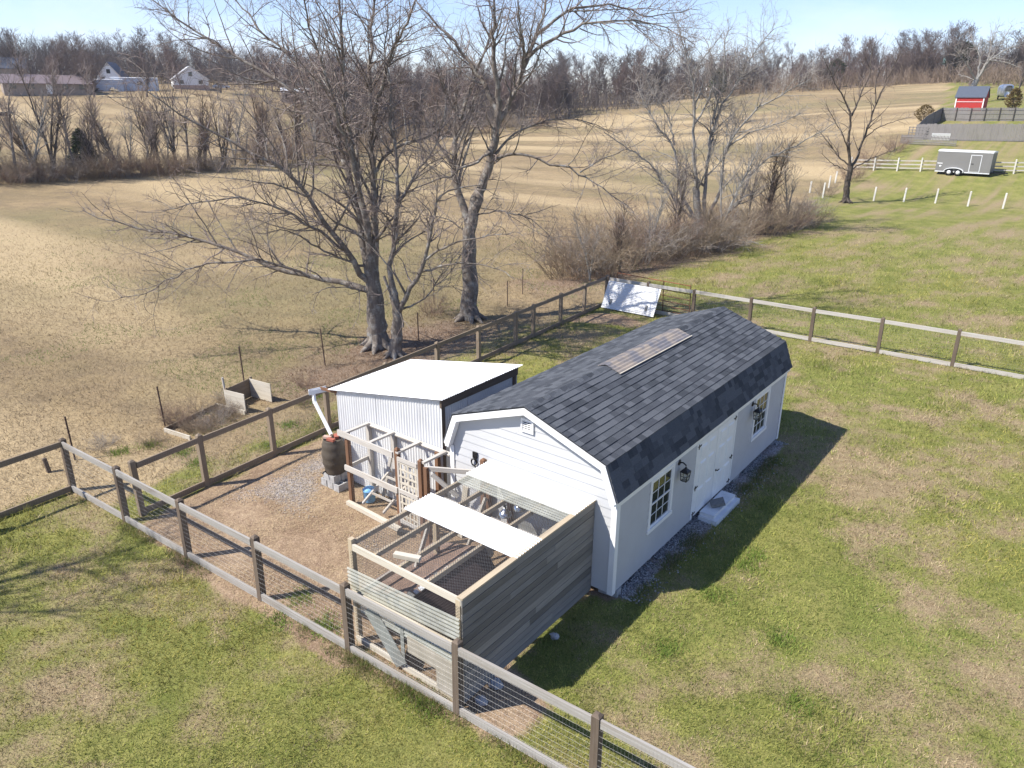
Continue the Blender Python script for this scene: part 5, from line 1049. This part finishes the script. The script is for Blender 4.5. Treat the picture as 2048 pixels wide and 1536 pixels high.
# evergreens
def evergreen(name, p, H, Rr, m, label, n=900, seed=1, cone=True, trunk=.1):
    g = np.random.default_rng(seed); o = thing(name, p, label, 'tree'); p = np.asarray(p); t = g.random(n)**.8; z = trunk*H+(1-trunk)*H*t; prof_ = (1-t)**.75 if cone else np.sin(np.pi*np.clip(t*.92+.08, 0, 1))**.6
    a = g.uniform(0, 6.28, n); r_ = Rr*prof_*(.35+.65*g.random(n)**.5)*(1+.22*np.sin(a*3+t*9)); c = p+np.stack([r_*np.cos(a), r_*np.sin(a), z], 1); P = np.zeros((n, 3, 3)); d = unit(np.stack([np.cos(a), np.sin(a), g.uniform(-.1, .9, n)], 1)+g.normal(0, .4, (n, 3))); L_ = (H*.05*g.uniform(.7, 1.7, n))[:, None]
    P[:, 0] = c-d*L_; P[:, 1] = c; P[:, 2] = c+d*L_; emit('crown', [(P, np.tile([[H*.012, H*.014, H*.003]], (n, 1)), 4)], m, o, p)
    K = np.linspace(0, 1, 5); TP = np.stack([p[0]+0*K, p[1]+0*K, p[2]-.1+H*.9*K], 1)[None]; emit('trunk', [(TP, (Rr*.07*(1-K*.85))[None], 7)], M['barkdark'], o, p); return o
evergreen('cedar_tree', at(172, 345), 4.6, 1.9, M['cedar'], 'small dark green cedar in the left hedgerow', 1100, 3)
evergreen('cedar_tree', atd(1888, 262), 10, 3.6, M['cedar'], 'rounded dark evergreen on the skyline left of the old grey tree', 1300, 4, False)
evergreen('cedar_tree', atd(1648, 268), 8, 3.0, M['cedar'], 'dull evergreen among the bare trees of the skyline', 800, 5, False)
evergreen('cedar_tree', atd(1425, 255), 8, 2.6, M['cedar'], 'narrow dark evergreen at the wood edge', 600, 6, False)
evergreen('conifer_shrub', at(2023, 222), 3.3, 1.1, M['arbor'], 'small bronze conifer on the lawn right of the red shed', 700, 7, False, .02)
evergreen('conifer_shrub', at(1846, 243), 2.4, 1.3, M['arbor'], 'brownish juniper bush at the corner of the tall grey fence', 600, 8, False, .02)
# fallen branch by the thicket
fb = np.random.default_rng(5); q = gnd(1470, 482); P = np.array([resample([q+np.array(v) for v in ((-1.8, .8, .1), (-.8, .3, .35), (.2, 0, .3), (1.1, -.1, .15), (1.7, -.3, .05))], 8)]); R = np.linspace(.05, .015, 8)[None]; a, b = branch(P, R, .22, (.5, 1.3), (.4, .9), 5, fb, .1, .3, .6, .008, .05, .012, .12, zmin=.02)
tag(emit('fallen_branch', [(P, R, 6), (a, b, 4)], M['barkgrey'], None, tuple(q)), 'pale fallen branch lying on the lawn edge of the thicket', 'branch')

# ------------------------------------------------------------------ far yard on the right
WP = [((1747, 402), 1.35, 'leftmost of the five lone white posts on the lawn'), ((1807, 404), 1.35, 'second from the left of the five lone white posts'), ((1870, 407), 1.38, 'middle one of the five lone white posts on the lawn'), ((1935, 413), 1.38, 'second from the right of the five lone white posts'), ((2005, 418), 1.4, 'rightmost of the five lone white posts on the lawn'),
 ((1645, 396), 1.5, 'white post nearest the camera beside the small lawn tree'), ((1619, 386), 1.2, 'white post half hidden in brush at the end of the thicket'), ((1657, 376), 1.3, 'white post in the brush behind the nearest hedge post'), ((1670, 367), 1.3, 'farthest white post left of the small lawn tree')]
for (px, py), h, lb in WP:
    q = at(px, py); tag(MB().beam((q[0], q[1], q[2]-.1), (q[0]+.05, q[1], q[2]+h), .14, .14, (0, 1, 0), .03).build('white_post', M['whitewood'], origin=tuple(q)), lb, 'post', 'white wooden posts on the far lawn')
pl = lambda px0, py0, px1, py1, n: [at(px0+(px1-px0)*i/(n-1), py0+(py1-py0)*i/(n-1)) for i in range(n)]
rf = thing('rail_fence', at(1712, 345), 'white post and three rail fence behind the cargo trailer', 'fence'); ps = pl(1700, 341, 2120, 350, 10)
for q in ps: MB().beam((q[0], q[1], q[2]-.1), (q[0], q[1], q[2]+1.5), .14, .14, (0, 1, 0), .03).build('post', M['whitewood'], rf)
for a, b in zip(ps[:-1], ps[1:]):
    for z in (.35, .75, 1.15): MB().beam(a+[0, .09, z], b+[0, .09, z], .03, .13).build('rail', M['grey'], rf)
# cargo trailer
q0, q1 = at(1868, 350), at(1976, 357); ax = q1-q0; ax[2] = 0; TL = np.linalg.norm(ax); ax /= TL; sd = np.array([-ax[1], ax[0], 0]); zt = min(q0[2], q1[2]); TH = 2.62; TW = 2.35
tr = thing('cargo_trailer', q0+ax*TL/2, 'grey enclosed cargo trailer with white roof and twin wheels', 'trailer')
TPt = lambda u, v, z: tuple(q0[:2]+ax[:2]*u+sd[:2]*v)+(zt+z,)
def tbox(u0, u1, v0, v1, z0, z1): return MB().prism([TPt(u0, v0, z0), TPt(u1, v0, z0), TPt(u1, v1, z0), TPt(u0, v1, z0)], (0, 0, z1-z0))
hw = MB(); pr = [(0, .42), (TL, .42), (TL, TH-.10), (0, TH-.10)]
hw.prism([TPt(a, 0, b) for a, b in pr], tuple(sd*TW)).build('body', M['trailer'], tr)
r_ = MB(); rp_ = [(-.03, TH-.14), (TW*.0-.03, TH-.06), (.12, TH+.02), (TW/2, TH+.06), (TW-.12, TH+.02), (TW+.03, TH-.06), (TW+.03, TH-.14)]
r_.prism([TPt(-.03, v, z) for v, z in rp_], tuple(ax*(TL+.06))).build('roof', M['lightmetal'], tr)
tbox(-.02, TL+.02, -.025, -.002, .36, .46).build('lower_trim', M['lightmetal'], tr); tbox(TL-.12, TL+.02, -.02, -.002, .46, TH-.14).build('corner_trim', M['trailer'], tr)
tbox(TL-2.0, TL-.95, -.022, -.003, .50, TH-.36).build('door_frame', M['lightmetal'], tr); d_ = tbox(TL-1.93, TL-1.02, -.036, -.023, .56, TH-.42).build('side_door', M['trailer'], tr); tbox(TL-1.88, TL-1.62, -.06, -.037, 1.3, 1.36).build('latch', M['black'], d_)
tbox(.10, .62, -.012, -.003, 1.22, 1.30).build('decal', M['paint'], tr); dm = MB(); dm.lathe(TPt(.45, -.004, .95), [(.11, 0), (.11, .006)], 16, tuple(-sd)); dm.build('decal', M['paint'], tr)
for u in (TL*.27, TL*.27+.88):
    w = MB(); w.lathe(TPt(u, -.06, .37), [(.20, -.06), (.36, -.05), (.38, 0), (.38, .12), (.36, .17), (.20, .18)], 24, tuple(sd)); wo_ = w.build('wheel', M['tyre'], tr)
    MB().lathe(TPt(u, -.13, .37), [(.06, -.02), (.20, .01), (.21, .04)], 20, tuple(sd)).build('rim', M['lightmetal'], wo_)
fm = MB(); n = 24; c_ = TL*.27+.44; outer = []; 
for s_ in range(n+1): a = math.pi*s_/n; outer.append((c_-math.cos(a)*.98, .46+math.sin(a)*.42))
inner = [(c_-math.cos(math.pi*s_/n)*.90, .46+math.sin(math.pi*s_/n)*.34) for s_ in range(n+1)]
for i in range(n): fm.prism([TPt(*((outer[i][0], -.2, outer[i][1]))), TPt(outer[i+1][0], -.2, outer[i+1][1]), TPt(inner[i+1][0], -.2, inner[i+1][1]), TPt(inner[i][0], -.2, inner[i][1])], tuple(sd*.2))
fm.build('fender', M['lightmetal'], tr); fr_ = MB()
for v in (.35, TW-.35): fr_.beam(TPt(TL, v, .48), TPt(TL+1.5, TW/2, .48), .08, .12)
fr_.build('tongue', M['black'], tr); MB().beam(TPt(TL+1.2, TW/2, 0), TPt(TL+1.2, TW/2, .85), .06, .06, (0, 1, 0)).build('jack', M['black'], tr)
# picket and privacy fences
def palings(label, ps, H, w, m, postm=None, top=None, parent=None):
    o = thing('privacy_fence' if H > 1.3 else 'picket_fence', ps[0], label, 'fence'); mb = MB()
    for a, b in zip(ps[:-1], ps[1:]):
        L_ = np.linalg.norm(b-a); n = max(1, int(L_/w)); d = (b-a)/L_
        for i in range(n):
            c = a+d*(i+.5)*L_/n; h = H*rnd.uniform(.96, 1.02); mb.beam(c-[0, 0, .05], c+[0, 0, h], w*(.9 if H > 1.3 else .55), .022, tuple(np.cross(d, [0, 0, 1])))
        nrm = np.array([-d[1], d[0], 0])*-.04
        for zz in ((.35, H*.55, H-.3) if H > 1.3 else (.25, H-.25)):
            if postm or H < 1.3: MB().beam(a+nrm+[0, 0, zz], b+nrm+[0, 0, zz], .04, .09).build('rail', M[m], o)
    mb.build('pickets', M[m], o, kind='stuff')
    if postm:
        for q in ps: MB().beam(q+[-.02, -.1, -.1], q+[-.02, -.1, H-.05], .11, .11, (0, 1, 0)).build('post', M[postm], o)
    return o
palings('tall grey privacy fence facing the camera beyond the trailer', pl(1828, 279, 2140, 284, 10), 1.95, .14, 'fencegrey')
palings('farther grey privacy fence with dark posts below the red shed', pl(1881, 242, 2140, 246, 10), 1.9, .14, 'fencegrey', 'fencedark')
palings('shadowed side run of the privacy fence joining the two long runs', [at(1830, 278)+[0, 1, 0]]+[at(1830+(1881-1830)*t, 272+(242-272)*t) for t in (.35, .7, 1.0)], 1.95, .14, 'fencegrey', 'fencedark')
palings('low weathered picket fence in front of the tall grey fence', pl(1800, 286, 1912, 292, 6), 1.05, .16, 'fencegrey')
q = at(1836, 281); lt = thing('lattice_panel', q, 'grey square lattice panel beside the low picket fence', 'lattice')
for i in range(7): MB().beam(q+[-1.3+i*.4, .2, .2], q+[-1.3+i*.4, .2, 1.7], .09, .03, (0, 1, 0)).build('slat', M['fencegrey'], lt)
for j in range(5): MB().beam(q+[-1.4, .16, .3+j*.33], q+[1.2, .16, .3+j*.33], .03, .09).build('slat', M['fencegrey'], lt)
q = at(1880, 281); tag(MB().beam(q+[-1.05, 0, .45], q+[1.05, .1, .45], .04, .85, (0, -.35, 1)).build('white_board', M['paint'], origin=tuple(q)), 'white board leaning on the tall grey fence', 'board')
# small buildings
def house(name, q, w, d, h, rh, wallm, roofm, label, rz=0, ridge='x', cat='building', over=.25, win=(), trim=None):
    o = thing(name, q, label, cat); c, s_ = math.cos(rz), math.sin(rz); Pq = lambda x, y, z: (q[0]+x*c-y*s_, q[1]+x*s_+y*c, q[2]+z); X = lambda v: (v[0]*c-v[1]*s_, v[0]*s_+v[1]*c, v[2])
    if ridge == 'x': MB().prism([Pq(-w/2, -d/2, -.5), Pq(-w/2, -d/2, h), Pq(-w/2, 0, h+rh), Pq(-w/2, d/2, h), Pq(-w/2, d/2, -.5)], X((w, 0, 0))).build('wall', M[wallm], o)
    else: MB().prism([Pq(-w/2, -d/2, -.5), Pq(w/2, -d/2, -.5), Pq(w/2, -d/2, h), Pq(0, -d/2, h+rh), Pq(-w/2, -d/2, h)], X((0, d, 0))).build('wall', M[wallm], o)
    ro = None
    for s1 in (-1, 1):
        if ridge == 'x':
            e = d/2+over; k = rh/(d/2); mb = MB().prism([Pq(-w/2-over, 0, h+rh+.02), Pq(-w/2-over, s1*e, h-over*k+.02), Pq(-w/2-over, s1*e, h-over*k+.14), Pq(-w/2-over, 0, h+rh+.14)], X((w+2*over, 0, 0)))
        else:
            e = w/2+over; k = rh/(w/2); mb = MB().prism([Pq(0, -d/2-over, h+rh+.02), Pq(s1*e, -d/2-over, h-over*k+.02), Pq(s1*e, -d/2-over, h-over*k+.14), Pq(0, -d/2-over, h+rh+.14)], X((0, d+2*over, 0)))
        ro = mb.build('roof', M[roofm], o)
    for (x0, x1, z0, z1, m, nm) in win: MB().prism([Pq(x0, -d/2-.001, z0), Pq(x1, -d/2-.001, z0), Pq(x1, -d/2-.001, z1), Pq(x0, -d/2-.001, z1)], X((0, -.05, 0))).build(nm, M[m], o)
    return o
q = at(1936, 221); sd_ = house('red_shed', q+[0, 1.6, 0], 4.1, 3.2, 2.0, 1.5, 'red', 'darkroof', 'small red shed with dark metal roof beyond the grey fences', -.03, 'x', 'shed', .15, [(-2.02, -1.86, -.1, 2.0, 'paint', 'corner_trim'), (1.86, 2.02, -.1, 2.0, 'paint', 'corner_trim'), (-1.8, 1.8, 1.25, 1.32, 'paint', 'trim_strip')])
q = atd(1984, 178); cp_ = thing('camper', q, 'rounded silver camper parked behind the red shed', 'camper'); b = MB(); pr = []
for a in np.linspace(0, 2*math.pi, 20, endpoint=False): cc, ss = math.cos(a), math.sin(a); pr.append((math.copysign(abs(cc)**.55, cc)*1.1, 1.55+math.copysign(abs(ss)**.6, ss)*1.15))
nn = 9; vs = []
for i in range(nn+1):
    t = -1+2*i/nn; k = (1-abs(t)**4*.45); vs += [(q[0]-.3*t*2.6+v*k*.95, q[1]+t*2.6*.95+v*k*.3, q[2]+.35+(z-.35)*(.75+.25*k)) for v, z in pr]
b.add(vs, [(i*20+k, i*20+(k+1) % 20, (i+1)*20+(k+1) % 20, (i+1)*20+k) for i in range(nn) for k in range(20)]+[tuple(range(20)), tuple(nn*20+k for k in range(19, -1, -1))]); b.build('body', M['silver'], cp_, smooth=True)
for s1 in (-.95, .95): MB().lathe((q[0]+s1, q[1]+.1*s1, q[2]+.35), [(.2, -.1), (.36, -.09), (.36, .09), (.2, .1)], 16, (1, 0, 0)).build('wheel', M['tyre'], cp_)
MB().box(q[0]+.2, q[0]+1.2, q[1]-2.62, q[1]-2.5, q[2]+1.5, q[2]+2.1).build('window', M['darkglass'], cp_)
house('far_house', atd(1866, 300)+[0, 0, 1], 7, 6, 2.4, 2.2, 'bluewhite', 'teal', 'small house with teal roof among the skyline trees', .4, 'x')
# ------------------------------------------------------------------ far farmstead on the left
az = lambda px: math.atan2(ray(px, 300)[1], ray(px, 300)[0])-math.pi/2
W_ = lambda xs, z0, z1, w=1.0: [(x-w/2, x+w/2, z0, z1, 'darkglass', 'window') for x in xs]
house('farm_house', at(98, 188), 17.5, 8, 2.2, 1.7, 'housewall', 'barnroof', 'long low tan house with faded red metal roof at the far left', az(98)+.08, 'x', 'building', .5, W_((-7, -3.5, 3, 6.5), 1.0, 2.1, 1.3)+[(-.6, .6, 0, 2.1, 'paint', 'door')])
house('farm_house', atd(25, 238), 14, 8, 3.0, 2.5, 'housewall', 'darkroof', 'grey roofed house half hidden at the left edge', az(25)-.1, 'x')
q = at(208, 182); house('farm_trailer', q, 8.6, 2.6, 2.4, .12, 'bluewhite', 'lightmetal', 'pale blue box trailer left of its twin beside the farm house', az(208), 'x', 'trailer', .05, [(-4.2, -3.3, .2, 2.2, 'paint', 'door'), (-2.5, -1.5, 1.1, 1.9, 'darkglass', 'window')])
q = at(272, 181); house('farm_trailer', q, 10.5, 2.6, 2.7, .12, 'bluewhite', 'lightmetal', 'longer pale blue box trailer with white end panel', az(272), 'x', 'trailer', .05, [(-5.2, -3.6, .2, 2.6, 'paint', 'end_panel'), (.5, 1.7, 1.2, 2.0, 'darkglass', 'window')])
house('white_house', atd(252, 236), 5.6, 8, 1.7, 3.4, 'paint', 'darkroof', 'white house with steep dark gable roof behind the box trailers', az(252)-.25, 'y', 'house', .35, W_((-1.5, 1.5), .6, 1.5, .8)+W_((0,), 2.4, 3.4, .9))
house('white_house', atd(398, 230), 8.5, 8, 2.2, 3.0, 'paint', 'lightmetal', 'plain white house seen through the left limbs of the maple', az(398)+.1, 'y', 'house', .3, W_((-2.3, 2.3), 1.0, 1.9, .9)+W_((0,), 2.9, 3.9, .9)+[(-4.4, 4.4, -.4, .7, 'brickpale', 'plinth')])
house('farm_outbuilding', atd(610, 214), 9, 5, 2.6, .9, 'housewall', 'lightmetal', 'low pale outbuilding glimpsed between the maple leaders', az(610), 'x')
def car(px, py, m, label, Ln=4.5):
    q = at(px, py); o = thing('parked_car', q, label, 'car'); a = az(px); c, s_ = math.cos(a), math.sin(a); Pq = lambda x, y, z: (q[0]+x*c-y*s_, q[1]+x*s_+y*c, q[2]+z)
    MB().prism([Pq(x, -.85, z) for x, z in ((-Ln/2, .3), (Ln/2, .3), (Ln/2, .8), (Ln*.28, .95), (Ln*.12, 1.45), (-Ln*.25, 1.48), (-Ln*.42, 1.0), (-Ln/2, .92))], (-s_*1.7, c*1.7, 0)).build('body', M[m], o)
    MB().prism([Pq(x, -.87, z) for x, z in ((-Ln*.36, 1.0), (Ln*.22, .98), (Ln*.11, 1.36), (-Ln*.24, 1.38))], (-s_*.015, c*.015, 0)).build('window', M['darkglass'], o)
    for x in (-Ln*.3, Ln*.3): MB().lathe(Pq(x, -.87, .33), [(.2, 0), (.33, .01), (.33, .2)], 14, (-s_, c, 0)).build('wheel', M['tyre'], o)
car(298, 181, 'carred', 'dark red car parked right of the long box trailer'); car(443, 178, 'carpale', 'pale blue car right of the plain white house')
for i, (px, py, n, lb) in enumerate(((168, 183, 7, 'heap of lumber right of the tan farm house'), (190, 184, 9, 'dark heap of lumber in front of the left box trailer'), (228, 184, 6, 'low lumber heap in front of the long box trailer'))):
    q = at(px, py); o = thing('lumber_pile', q, lb, 'lumber', 'lumber heaps at the farmstead')
    for k in range(n): a = q+[rnd.uniform(-1.2, 1.2), rnd.uniform(-.6, .6), .15+k*.13]; t = rnd.uniform(-.4, .4); MB().beam(a-[1.6, t, 0], a+[1.6, t, rnd.uniform(-.1, .1)], .25, .15).build('board', M['post' if i == 1 else 'pale'], o)
# black cow at the left edge
q = at(9, 240); g = np.random.default_rng(2); a = az(9); ux, uy = math.cos(a), math.sin(a); C_ = lambda x, y, z: (q[0]+x*ux-y*uy, q[1]+x*uy+y*ux, q[2]+z)
cw = MB(); cw.tube([C_(*p) for p in ((-1.0, 0, 1.15), (-.9, 0, 1.05), (-.5, 0, 1.0), (0, 0, .95), (.45, 0, .98), (.75, 0, 1.1), (.98, 0, 1.22), (1.15, 0, 1.3), (1.35, 0, 1.22), (1.52, 0, 1.05))], [.12, .30, .37, .40, .37, .28, .19, .16, .15, .08], 12)
for x, y in ((-.72, -.2), (-.78, .2), (.5, -.2), (.56, .2)): cw.tube([C_(x, y, .95), C_(x+(-.08 if x < 0 else .02), y, .55), C_(x+.0, y, .28), C_(x+.02, y, 0)], [.17, .09, .055, .06], 8)
cw.tube([C_(-1.02, 0, 1.2), C_(-1.1, .02, .9), C_(-1.08, .02, .5)], [.04, .025, .04], 6)
for y in (-1, 1): cw.tube([C_(1.2, y*.1, 1.38), C_(1.16, y*.26, 1.38)], [.05, .02], 6)
tag(cw.build('cow', M['cow'], origin=tuple(q)), 'black cow standing in the far brown field at the left edge', 'cow')


# ------------------------------------------------------------------ thin spring haze
hb = MB(); hb.add([(x, y, z) for z in (-8, 75) for x, y in ((-905, -255), (905, -255), (905, 1105), (-905, 1105))], [(3, 2, 1, 0), (4, 5, 6, 7), (0, 1, 5, 4), (1, 2, 6, 5), (2, 3, 7, 6), (3, 0, 4, 7)]); hz = hb.build('haze', M['dark']); hz.data.materials.clear(); tag(hz, 'thin pale haze softening the far woods', 'haze', kind='stuff')
hm = bpy.data.materials.new('haze_air'); hm.use_nodes = True; ht = hm.node_tree; ht.nodes.clear(); ho = ht.nodes.new('ShaderNodeOutputMaterial'); hv = ht.nodes.new('ShaderNodeVolumePrincipled')
hv.inputs['Color'].default_value = (.93, .95, 1, 1); hv.inputs['Density'].default_value = .0002; hv.inputs['Anisotropy'].default_value = .2; ht.links.new(hv.outputs[0], ho.inputs['Volume']); hz.data.materials.append(hm)
